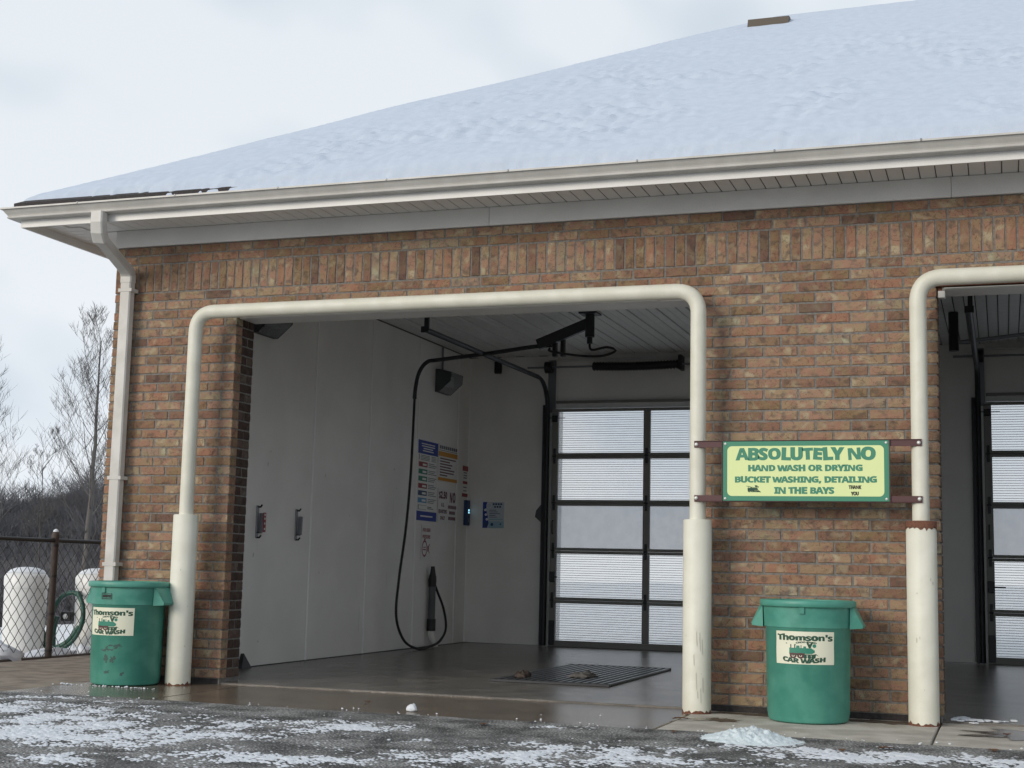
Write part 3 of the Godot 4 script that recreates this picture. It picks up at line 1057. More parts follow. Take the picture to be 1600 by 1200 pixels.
# ---------------------------------------------------------------- roof
func build_roof() -> void:
	var ex0 := XL - .60
	var ex1 := XR + .60
	var ez0 := .605
	var ez1 := -7.95
	var ey := 3.832
	var ry := 6.585
	var rx0 := 0.0
	var rx1 := ex1 - 5.56
	var rz := -4.0
	var st := mb()
	st.set_smooth_group(-1)
	var A := Vector3(ex0, ey, ez0); var B := Vector3(ex1, ey, ez0); var D := Vector3(ex1, ey, ez1); var E := Vector3(ex0, ey, ez1)
	var R0 := Vector3(rx0, ry, rz); var R1 := Vector3(rx1, ry, rz)
	quad(st, A, R0, R1, B)
	quad(st, D, R1, R0, E)
	for v in [E, R0, A, B, R1, D]: st.add_vertex(v)
	var dn := Vector3(0, -.05, 0)
	for e in [[A, B], [B, D], [D, E], [E, A]]:
		quad(st, e[0], e[1], e[1] + dn, e[0] + dn)
	quad(st, A + dn, B + dn, D + dn, E + dn)
	done(st, "roof", M.shingle, bld)
	# the snow on it
	var lump := noise(3.2, 3, 301)
	var streak := noise(9.5, 2, 302)
	var broad := noise(0.35, 2, 303)
	var edge := noise(2.4, 3, 304)
	var sf := (ry - ey) / (ez0 - rz)
	var sl := (ry - ey) / (rx0 - ex0)
	var sr := (ry - ey) / (ex1 - rx1)
	var sb := (ry - ey) / (rz - ez1)
	var top := func(x: float, z: float) -> Vector3:
		var f := (ez0 - z) * sf
		var l := (x - ex0) * sl
		var r := (ex1 - x) * sr
		var b := (z - ez1) * sb
		# soft minimum: snow rounds the hips and the ridge
		var kk := .085
		var m := -kk * log(exp(-f / kk) + exp(-l / kk) + exp(-r / kk) + exp(-b / kk))
		var roof_y := minf(minf(f, l), minf(r, b))
		# distance from the eaves, along which the snow thins out to a rounded lip
		var back_off := lerpf(-.035, .045, clampf((-2.2 - x) / 2.6, 0.0, 1.0)) + .022 * edge.get_noise_1d(x)
		var d := minf(minf(ez0 - z - back_off, x - ex0 - .04), minf(ex1 - x, z - ez1))
		var body := clampf(d / .10, 0.0, 1.0)
		body = sqrt(1.0 - (1.0 - body) * (1.0 - body))
		var calm := clampf((m - .3) / .5, 0.0, 1.0) * 0.0 + clampf((2.25 - m) / .9, 0.12, 1.0)
		calm *= clampf((absf(f - l) - .05) / .5, 0.08, 1.0) * clampf(.55 + 1.5 * broad.get_noise_2d(x * 1.7 + 40.0, z * 2.4), .15, 1.0)
		var tex := streak.get_noise_2d(x * .55, z * 1.1) * .042 + lump.get_noise_2d(x * .6, z) * .026
		var thick := .072 + broad.get_noise_2d(x, z) * .02 + maxf(tex, -.03) * calm
		if d < 0.0: return Vector3(x, ey + minf(roof_y, 0.0) - .03, z)
		return Vector3(x, ey + lerpf(roof_y, maxf(m, roof_y - .03), body) + thick * body + .002, z)
	st = mb()
	st.set_smooth_group(0)
	var nx := 400
	var nz := 150
	var pts := []
	for j in nz + 1:
		var z := ez0 + .055 - (ez0 + .055 - (rz - .6)) * pow(float(j) / nz, 1.12)
		var row := []
		for i in nx + 1:
			var x := lerpf(ex0, 4.2, float(i) / nx)
			row.append(top.call(x, z))
		pts.append(row)
	for j in nz:
		for i in nx:
			quad(st, pts[j][i], pts[j][i + 1], pts[j + 1][i + 1], pts[j + 1][i])
	# coarser beyond the ridge and to the right
	var coarse := func(xa: float, xb: float, za: float, zb: float, ni: int, nj: int) -> void:
		for j in nj:
			for i in ni:
				var u0 := lerpf(xa, xb, float(i) / ni); var u1 := lerpf(xa, xb, float(i + 1) / ni)
				var w0 := lerpf(za, zb, float(j) / nj); var w1 := lerpf(za, zb, float(j + 1) / nj)
				quad(st, top.call(u0, w0), top.call(u1, w0), top.call(u1, w1), top.call(u0, w1))
	coarse.call(4.2, ex1, ez0 + .05, rz - .6, 30, 40)
	coarse.call(ex0, ex1, rz - .6, ez1, 70, 30)
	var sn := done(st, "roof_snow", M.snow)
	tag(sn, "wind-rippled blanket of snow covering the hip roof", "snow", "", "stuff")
	# roof vents poking out of the snow near the ridge
	for v in [[Vector3(-.02, 6.225, -3.62), "brown box roof vent half buried in snow beside the hip"]]:
		var o := thing("roof_vent", v[1], "roof vent", v[0], "roof vents")
		var s := mb()
		var w := .20
		var prof := [Vector2(-.10, .22), Vector2(.085, .22), Vector2(.155, .19), Vector2(.175, .10), Vector2(.16, -.16), Vector2(-.10, -.10)]
		extrude_x(s, prof, -w, w)
		done(s, "hood", M.vent, o)
		box("louvre", Vector3(-.17, -.02, .168), Vector3(.17, .015, .182), M.black, o, .003)

# ---------------------------------------------------------------- painted pipe guards round the openings
func build_pipe_frames() -> void:
	var defs := [[-4.03, .05, 2.935, "cream painted steel pipe guard framing the bay with the hose boom", .195, .195], [1.545, 5.6, 2.955, "cream painted steel pipe guard with rusty sleeve top framing the neighbouring bay", .195, .195]]
	for k in 2:
		var d: Array = defs[k]
		var o := thing("pipe_guard", d[3], "pipe guard", Vector3(d[0], 0, .22), "pipe guards around the bay openings")
		var w: float = d[1] - d[0]
		var st := mb()
		tube(st, rounded([Vector3(0, .9, 0), Vector3(0, d[2], 0), Vector3(w, d[2], 0), Vector3(w, .9, 0)], .17, 12), .056, 24)
		done(st, "pipe", M.post, o)
		for x in [0.0, w]:
			st = mb()
			var rr := .098
			var top := 1.315 if k == 0 else 1.275
			lathe(st, [Vector2(rr, -.002), Vector2(rr, top - .006), Vector2(rr - .006, top), Vector2(.05, top)], 40, Vector3(x, 0, 0), [2])
			done(st, "sleeve", M.post, o)
			st = mb()
			# rust ring at the foot
			var nn := noise(3.0, 2, 60 + k)
			for i in 40:
				var a0 := TAU * i / 40
				var a1 := TAU * (i + 1) / 40
				var h0 := .004 + .045 * absf(nn.get_noise_2d(cos(a0) * 2 + x, sin(a0) * 2))
				var h1 := .004 + .045 * absf(nn.get_noise_2d(cos(a1) * 2 + x, sin(a1) * 2))
				var r2 := rr + .0015
				quad(st, Vector3(x + cos(a0) * r2, 0, sin(a0) * r2), Vector3(x + cos(a1) * r2, 0, sin(a1) * r2), Vector3(x + cos(a1) * r2, h1, sin(a1) * r2), Vector3(x + cos(a0) * r2, h0, sin(a0) * r2))
			done(st, "rust_ring", M.rust, o)
			var cg := RandomNumberGenerator.new()
			cg.seed = 900 + k * 10 + int(x)
			st = mb()
			st.set_smooth_group(-1)
			for i in 8:
				var ca := cg.randf_range(-.3, 2.6)
				var cy := cg.randf_range(.08, 1.0)
				var cw := cg.randf_range(.0012, .004)
				var hh2 := cw * cg.randf_range(.8, 5.0)
				poly(st, [Vector2(-cw, -hh2), Vector2(-cw * 1.2, hh2 * .4), Vector2(0, hh2), Vector2(cw, hh2 * .3), Vector2(cw * .7, -hh2 * .8)], func(q: Vector2) -> Vector3:
					var a2 := ca + q.x / rr
					return Vector3(x + cos(a2) * (rr + .0012), cy + q.y, sin(a2) * (rr + .0012)))
			if k == 0 and x > 0.0:
				for i in 9:
					var sa := cg.randf_range(.9, 1.7)
					var sy0 := cg.randf_range(.10, .52)
					var sl2 := cg.randf_range(.02, .07)
					poly(st, [Vector2(-.004, -sl2), Vector2(-.002, sl2), Vector2(.003, sl2 * .8), Vector2(.002, -sl2 * .7)], func(q: Vector2) -> Vector3:
						var a3 := sa + q.x / rr + q.y * .25
						return Vector3(x + cos(a3) * (rr + .0016), sy0 + q.y, sin(a3) * (rr + .0016)))
			tag(done(st, "paint_chips", M.chip, o), "", "", "", "stuff")
			if k == 1 and x == 0.0:
				# bare rusty collar where the paint has flaked off, with a ragged paint edge
				st = mb()
				for i in 48:
					var a0 := TAU * i / 48
					var a1 := TAU * (i + 1) / 48
					var l0 := 1.268 + .03 * nn.get_noise_2d(cos(a0) * 1.8, sin(a0) * 1.8)
					var l1 := 1.268 + .03 * nn.get_noise_2d(cos(a1) * 1.8, sin(a1) * 1.8)
					var r3 := rr + .002
					quad(st, Vector3(cos(a0) * r3, l0, sin(a0) * r3), Vector3(cos(a1) * r3, l1, sin(a1) * r3), Vector3(cos(a1) * r3, 1.318, sin(a1) * r3), Vector3(cos(a0) * r3, 1.318, sin(a0) * r3))
					quad(st, Vector3(cos(a0) * r3, 1.318, sin(a0) * r3), Vector3(cos(a1) * r3, 1.318, sin(a1) * r3), Vector3(cos(a1) * .05, 1.322, sin(a1) * .05), Vector3(cos(a0) * .05, 1.322, sin(a0) * .05))
				tag(done(st, "rusty_collar", M.rust, o), "bare rusty collar with flaked paint", "")

# ---------------------------------------------------------------- bare trees, woods and hill
func limb(st: SurfaceTool, p: Vector3, dir: Vector3, length: float, r: float, depth: int, rg: RandomNumberGenerator, lift: float) -> void:
	var pts := [p]
	var rad := [r]
	var n := 6 if depth > 2 else 3
	var d := dir
	var q := p
	for k in n:
		d = (d + Vector3(rg.randf_range(-.17, .17), rg.randf_range(-.10, .12) + lift * .12, rg.randf_range(-.17, .17))).normalized()
		q += d * length / n
		pts.append(q)
		rad.append(lerpf(r, r * .35, float(k + 1) / n))
	tube(st, pts, rad, 5 if depth > 2 else 3, false)
	if depth <= 0: return
	var kids := 3 if depth != 2 else 4
	for k in kids:
		var t := rg.randf_range(.25, 1.0)
		var i := clampi(int(t * n), 1, n - 1)
		var at: Vector3 = pts[i].lerp(pts[i + 1], rg.randf())
		var side := Vector3(rg.randf_range(-1, 1), 0, rg.randf_range(-1, 1)).normalized()
		var nd := (d * .8 + side * rg.randf_range(.5, 1.05) + Vector3.UP * lift * .22).normalized()
		limb(st, at, nd, length * rg.randf_range(.52, .80) * (1.15 - .30 * t), maxf(rad[i] * .55, .0036), depth - 1, rg, lift)

func bare_tree(label: String, at: Vector3, h: float, r: float, first: float, spread: float, n: int, sd: int) -> void:
	var rg := RandomNumberGenerator.new()
	rg.seed = sd
	var o := thing("bare_tree", label, "tree", at, "bare trees beyond the fence")
	var st := mb()
	var pts := []
	var rad := []
	var N := 12
	var q := Vector3.ZERO
	for k in N + 1:
		pts.append(q)
		rad.append(lerpf(r, r * .10, pow(float(k) / N, .8)))
		q += Vector3(rg.randf_range(-.05, .05), 1.0, rg.randf_range(-.05, .05)) * h / N
	tube(st, pts, rad, 8, false)
	done(st, "trunk", M.bark, o)
	st = mb()
	for k in n:
		var t := lerpf(first, .97, pow((k + rg.randf() * .6) / n, .9))
		var i := clampi(int(t * N), 0, N - 1)
		var p: Vector3 = pts[i].lerp(pts[i + 1], t * N - i)
		var a := k * 2.399 + rg.randf_range(-.5, .5)
		var up := lerpf(.50, 1.25, t)
		var d := Vector3(cos(a), up, sin(a)).normalized()
		limb(st, p, d, h * spread * (1.15 - t * .80) * rg.randf_range(.65, 1.05), clampf(rad[i] * .24, .008, .018), 4, rg, 1.0)
	done(st, "crown", M.bark, o)

func build_trees() -> void:
	bare_tree("tall bare tree with upright forking limbs close to the brick corner", Vector3(-17.95, -1.25, -18.0), 7.3, .12, .32, .30, 18, 5)
	bare_tree("big bare tree with dense spreading twigs beside the dark woods", Vector3(-22.0, -1.3, -18.6), 6.9, .12, .30, .31, 19, 8)
	bare_tree("small bare tree with thin arching branches between the two taller ones", Vector3(-21.2, -1.3, -20.5), 4.9, .05, .34, .30, 9, 21)
	# wooded hill
	var st := mb()
	st.set_smooth_group(0)
	var n := noise(0.05, 4, 130)
	var hh := func(x: float, z: float) -> float:
		var back := clampf((-z - 26.0) / 40.0, 0.0, 1.0)
		var side := clampf((-x - 30.0) / 16.0, 0.0, 1.0) * (1.0 - .45 * clampf((-x - 50.0) / 9.0, 0.0, 1.0))
		return -1.6 + (back * back * (3.0 - 2.0 * back)) * side * 5.4 + n.get_noise_2d(x, z) * 1.1 * side * back
	var P := []
	for i in 61:
		var col := []
		for j in 41:
			var x := -130.0 + i * 1.75
			var z := -24.0 - j * 1.6
			col.append(Vector3(x, hh.call(x, z), z))
		P.append(col)
	for i in 60:
		for j in 40:
			quad(st, P[i][j], P[i + 1][j], P[i + 1][j + 1], P[i][j + 1])
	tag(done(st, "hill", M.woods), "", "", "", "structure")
	# brush: one twiggy clump, spread over the slope and behind the fence
	var rg := RandomNumberGenerator.new()
	rg.seed = 99
	var b := mb()
	for k in 90:
		var a := rg.randf() * TAU
		var base := Vector3(rg.randf_range(-.35, .35), 0, rg.randf_range(-.35, .35))
		var tip := base + Vector3(cos(a) * rg.randf_range(.1, .55), rg.randf_range(.5, 1.0), sin(a) * rg.randf_range(.1, .55))
		var mid := base.lerp(tip, .5) + Vector3(rg.randf_range(-.08, .08), .05, rg.randf_range(-.08, .08))
		tube(b, [base, mid, tip], [.006, .004, .002], 3, false)
		for j in 3:
			var s := mid.lerp(tip, rg.randf() * .7)
			var e := s + Vector3(rg.randf_range(-.2, .2), rg.randf_range(.08, .25), rg.randf_range(-.2, .2))
			tube(b, [s, e], [.003, .0015], 3, false)
	b.generate_normals()
	var mm := MultiMesh.new()
	mm.transform_format = MultiMesh.TRANSFORM_3D
	mm.mesh = b.commit()
	var xf := []
	for k in 2200:
		var x := rg.randf_range(-44, -13.0)
		var z := rg.randf_range(-30, -14.5)
		var s := rg.randf_range(1.1, 2.5)
		xf.append(Transform3D(Basis(Vector3.UP, rg.randf() * TAU).scaled(Vector3(s * 1.2, s, s * 1.2)), Vector3(x, -1.5, z)))
	for k in 5200:
		var x := rg.randf_range(-95, -31)
		var z := rg.randf_range(-74, -26)
		var s := rg.randf_range(.7, 1.5) * (2.2 if k % 11 == 0 else 1.0)
		xf.append(Transform3D(Basis(Vector3.UP, rg.randf() * TAU).scaled(Vector3(s * 1.3, s, s * 1.3)), Vector3(x, hh.call(x, z) - .2, z)))
	mm.instance_count = xf.size()
	for k in xf.size(): mm.set_instance_transform(k, xf[k])
	var o := MultiMeshInstance3D.new()
	o.name = numbered("woods")
	o.multimesh = mm
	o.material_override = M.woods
	add_child(o)
	tag(o, "dark leafless brush and woods covering the slope behind the fence", "woods", "", "stuff")

# ---------------------------------------------------------------- the sign between the bays
func flat(z: float, c := Vector2.ZERO) -> Callable:
	return func(p: Vector2) -> Vector3: return Vector3(c.x + p.x, c.y + p.y, z)

func round_rect(w: float, h: float, r: float) -> Array:
	var out := []
	for q in [[w - r, h - r, 0.0], [-w + r, h - r, .5], [-w + r, -h + r, 1.0], [w - r, -h + r, 1.5]]:
		for k in 7:
			var a: float = PI * (q[2] + .5 * k / 6.0)
			out.append(Vector2(q[0] + cos(a) * r, q[1] + sin(a) * r))
	return out

func build_sign() -> void:
	var o := thing("rules_sign", "green and yellow ABSOLUTELY NO hand wash sign on maroon bars between the pipe guards", "sign", Vector3(.7935, 1.648, .278))
	box("angle_bar", Vector3(-.757, .164, 0), Vector3(.767, .206, .005), M.maroon, o, .001)
	box("angle_bar", Vector3(-.755, -.206, 0), Vector3(.767, -.166, .005), M.maroon, o, .001)
	box("angle_bar", Vector3(-.757, .2065, -.035), Vector3(.767, .2105, .012), M.maroon, o, .001)
	box("angle_bar", Vector3(-.755, -.2105, -.035), Vector3(.767, -.2065, .010), M.maroon, o, .001)
	for x in [-.563, .558]:
		box("end_flat", Vector3(x, -.216, .0055), Vector3(x + .006, .206, .016), M.maroon, o, .001)
	box("panel", Vector3(-.5555, -.204, .0065), Vector3(.5565, .204, .0095), M.signgreen, o, .001)
	print_part(o, "field", M.signyellow, func(s): poly(s, round_rect(.524, .171, .032), flat(.0102)))
	var to := flat(.0109)
	for ln in [["ABSOLUTELY NO", 0.0, .116, .925, .084, .07], ["HAND WASH OR DRYING", 0.0, .020, .768, .044, .04], ["BUCKET WASHING, DETAILING", 0.0, -.058, .95, .043, .04], ["IN THE BAYS", -.004, -.132, .40, .046, .04]]:
		print_part(o, "lettering", M.signgreen, func(s): letters(s, ln[0], bold, ln[1], ln[2], ln[3], ln[4], to, ln[5]))
	print_part(o, "lettering", M.ink, func(s):
		letters(s, "THANK", bold, .333, -.109, .080, .025, to, .05)
		letters(s, "YOU", bold, .333, -.152, .050, .025, to, .05))
	locomotive(o, -.345, -.122, .105, func(l): return flat(.0109 + l * .0003), true)
	for p in [[-.538, .188], [.538, .188], [-.538, -.188], [.538, -.188]]:
		var st := mb()
		lathe(st, [Vector2(.009, 0), Vector2(.008, .003), Vector2(0, .004)], 12)
		var b := done(st, "screw", M.bolt, o, Vector3(p[0], p[1], .0098))
		b.rotation.x = PI * .5
	for p in [[-.742, .186], [.748, .186], [-.742, -.186], [.748, -.186]]:
		var st := mb()
		lathe(st, [Vector2(.013, 0), Vector2(.012, .006), Vector2(0, .008)], 12)
		var b := done(st, "bolt", M.bolt, o, Vector3(p[0], p[1], .0052))
		b.rotation.x = PI * .5

# small printed steam engine: boiler, cab, wheels, funnel, lamp and cow-catcher
func locomotive(o: Node, cx: float, cy: float, w: float, lay: Callable, mono := false) -> void:
	var u := w / 10.0
	var v := u * .74
	var T := func(x: float, y: float) -> Vector2: return Vector2(cx + x * u, cy + y * v)
	var P := func(a: Array) -> Array:
		var r := []
		for k in range(0, a.size(), 2): r.append(T.call(a[k], a[k + 1]))
		return r
	var R := func(s: SurfaceTool, x0: float, y0: float, x1: float, y1: float, to: Callable) -> void: rect(s, cx + x0 * u, cy + y0 * v, cx + x1 * u, cy + y1 * v, to)
	var green: Material = M.inkgreen if mono else M.teal
	var red: Material = M.inkgreen if mono else M.maroon
	print_part(o, "print", M.inkgreen, func(s):
		var to: Callable = lay.call(1)
		poly(s, P.call([1.55, .9, 2.05, .9, 2.75, 3.1, .85, 3.1]), to)
		poly(s, P.call([-4.7, 2.3, -4.7, 2.6, -1.9, 2.2, -1.9, 1.8]), to)
		poly(s, P.call([3.0, -1.2, 3.5, -1.2, 5.2, -3.1, 2.9, -2.7]), to)
		R.call(s, -3.6, -1.75, 3.2, -1.35, to)
		for x in [.6, 1.7, 2.7]: disc(s, T.call(x, -2.3), .50 * u, to, 12)
		for x in [-3.4, -2.3]: R.call(s, x, .8, x + .3, 2.1, to)
		R.call(s, -.55, .8, -.35, 1.9, to))
	print_part(o, "print", green, func(s):
		var to: Callable = lay.call(2)
		for q in [[-3.7, -1.2, 2.4, .85], [2.4, -1.05, 2.75, .55], [2.75, -.8, 3.1, .2]]:
			var lo: Vector2 = T.call(q[0], q[1])
			var hi: Vector2 = T.call(q[2], q[3])
			rect(s, lo.x, lo.y, hi.x, hi.y, to)
		poly(s, P.call([-1.8, .8, -1.7, 1.7, -.9, 1.7, -.8, .8]), to)
		poly(s, P.call([.1, .8, .2, 1.5, .8, 1.5, .9, .8]), to)
		disc(s, T.call(3.0, 1.7), .5 * u, to, 12))
	print_part(o, "print", red, func(s):
		var to: Callable = lay.call(3)
		for x in [-2.6, -.6]: ring(s, T.call(x, -1.9), .40 * u, .95 * u, to, 16, .8)
		for x in [-2.6, -.6]: disc(s, T.call(x, -1.9), .2 * u, to, 8)
		R.call(s, -3.7, -1.35, .5, -1.0, to))

# ---------------------------------------------------------------- rubbish bins
func build_bins() -> void:
	bin(Vector3(.82, 0, .345), 2.0, "open green plastic rubbish bin under the rules sign between the bays", false)
	bin(Vector3(-4.405, 0, .37), 1.0, "open green plastic rubbish bin with dark scuffs in front of the downspout", true)

func bin(at: Vector3, az: float, label: String, stamped: bool) -> void:
	var o := thing("rubbish_bin", label, "bin", at, "green rubbish bins")
	var st := mb()
	lathe(st, [Vector2(0, .004), Vector2(.238, .002), Vector2(.254, .010), Vector2(.262, .030), Vector2(.264, .052), Vector2(.2665, .056), Vector2(.276, .606), Vector2(.286, .612), Vector2(.292, .740), Vector2(.293, .744)], 72, Vector3.ZERO, [1, 7])
	lathe(st, [Vector2(.286, .744), Vector2(.27, .60), Vector2(.25, .04), Vector2(0, .035)], 72)
	done(st, "body", M.green, o)
	st = mb()
	lathe(st, [Vector2(.288, .742), Vector2(.310, .743), Vector2(.314, .748), Vector2(.314, .778), Vector2(.308, .786), Vector2(.292, .787), Vector2(.287, .780), Vector2(.286, .742)], 72, Vector3.ZERO, [0])
	done(st, "rim", M.green, o)
	for s in [-1.0, 1.0]:
		st = mb()
		var prof := [Vector2(.286, .742), Vector2(.306, .742), Vector2(.366, .628), Vector2(.360, .612), Vector2(.283, .606)]
		st.set_smooth_group(-1)
		var zf := [.075, .060]
		var ring0 := []
		var ring1 := []
		for p in prof:
			var hw := .085 if p.x < .31 else .06
			ring0.append(Vector3(p.x * s, p.y, hw))
			ring1.append(Vector3(p.x * s, p.y, -hw))
		for k in prof.size():
			var k2 := (k + 1) % prof.size()
			quad(st, ring0[k], ring0[k2], ring1[k2], ring1[k])
		for r in [ring0, ring1]:
			for k in range(1, 4):
				for v in [r[0], r[k], r[k + 1]]: st.add_vertex(v)
		var h := done(st, "handle", M.green, o)
		h.rotation.y = deg_to_rad(az - 4.0)
	var tab := box("rim_tab", Vector3(-.016, .70, .290), Vector3(.016, .744, .303), M.green, o, .003)
	var ta := deg_to_rad(az - (2.0 if not stamped else 8.0))
	tab.position = Vector3(sin(ta) * .296, .722, cos(ta) * .296)
	tab.rotation.y = ta
	# the sticker wraps the drum; a slight buckle runs through it
	var c := deg_to_rad(az)
	var lay := func(l: float) -> Callable:
		return func(p: Vector2) -> Vector3:
			var y := .484 + p.y
			var R := lerpf(.2665, .276, (y - .056) / .55) + .0014 + l * .0005 + .0012 * sin(p.x * 18.0 + p.y * 30.0)
			var a := c + p.x / .272
			return Vector3(sin(a) * R, y, cos(a) * R)
	st = mb()
	st.set_smooth_group(0)
	var f: Callable = lay.call(0)
	for i in 26:
		for j in 8:
			var x0 := lerpf(-.198, .198, i / 26.0); var x1 := lerpf(-.198, .198, (i + 1) / 26.0)
			var y0 := lerpf(-.104, .104, j / 8.0); var y1 := lerpf(-.104, .104, (j + 1) / 8.0)
			quad(st, f.call(Vector2(x0, y0)), f.call(Vector2(x0, y1)), f.call(Vector2(x1, y1)), f.call(Vector2(x1, y0)))
	var lab := done(st, "sticker", M.label, o)
	print_part(lab, "lettering", M.inkgreen, func(s):
		letters(s, "Thomson's", bold, 0, .066, .37, .040, lay.call(1.2), .03, .0)
		letters(s, "CHOO CHOO", bold, .012, .037, .13, .011, lay.call(1.2), .03, .006)
		letters(s, "CAR WASH", bold, -.004, -.082, .28, .030, lay.call(3.4), .05, -.012))
	locomotive(lab, -.008, -.016, .24, func(l): return lay.call(1.0 + l * .5))
	if stamped:
		var band := func(p: Vector2) -> Vector3:
			var a := deg_to_rad(-2.0) + p.x / .29
			return Vector3(sin(a) * .2925, .672 + p.y, cos(a) * .2925)
		print_part(o, "stamp", M.ink, func(s):
			letters(s, "BRUTE", bold, 0, .004, .075, .022, band, .04)
			rect(s, -.044, -.019, .044, -.014, band); rect(s, -.044, .021, .044, .024, band)
			rect(s, -.046, -.019, -.042, .024, band); rect(s, .042, -.019, .046, .024, band))
		var nz := noise(6.0, 2, 70)
		for q in [[-12.0, .285, .060, .020], [-20.0, .205, .022, .026], [-8.0, .205, .020, .022], [-18.0, .105, .022, .012], [8.0, .095, .018, .012], [-2.0, .305, .030, .012]]:
			print_part(o, "scuff", M.scuff, func(s):
				var pts := []
				for k in 22:
					var a := TAU * k / 22
					var rr: float = 1.0 + .9 * nz.get_noise_2d(cos(a) * .6 + q[0], sin(a) * .6 + q[1] * 20.0)
					pts.append(Vector2(cos(a) * q[2], sin(a) * q[3]) * rr)
				poly(s, pts, func(p: Vector2) -> Vector3:
					var y: float = q[1] + p.y + p.x * .25
					var R := lerpf(.2665, .276, (y - .056) / .55) + .0008
					var a: float = deg_to_rad(20.0 + q[0]) + p.x / .27
					return Vector3(sin(a) * R, y, cos(a) * R)))

# ---------------------------------------------------------------- what hangs and stands in the bay
func on_wall(z: float, y: float, lift: float) -> Callable:      # flat sheet on the left bay wall, facing +x
	return func(p: Vector2) -> Vector3: return Vector3(BAYL + .006 + lift, y + p.y, z - p.x)

func wall_sheet(called: String, label: String, z0: float, z1: float, y0: float, y1: float, m: Material, group := "signs on the white bay wall") -> Node3D:
	var o := thing(called, label, "sign", Vector3(BAYL + .004, y0, (z0 + z1) * .5), group)
	box("sheet", Vector3(0, 0, -absf(z1 - z0) * .5), Vector3(.004, y1 - y0, absf(z1 - z0) * .5), m, o, .001)
	return o

# p runs over the sheet: x 0..w to the viewer's right, y 0..h up
func on_sheet(w: float, lift := .0046) -> Callable:
	return func(p: Vector2) -> Vector3: return Vector3(lift, p.y, w * .5 - p.x)

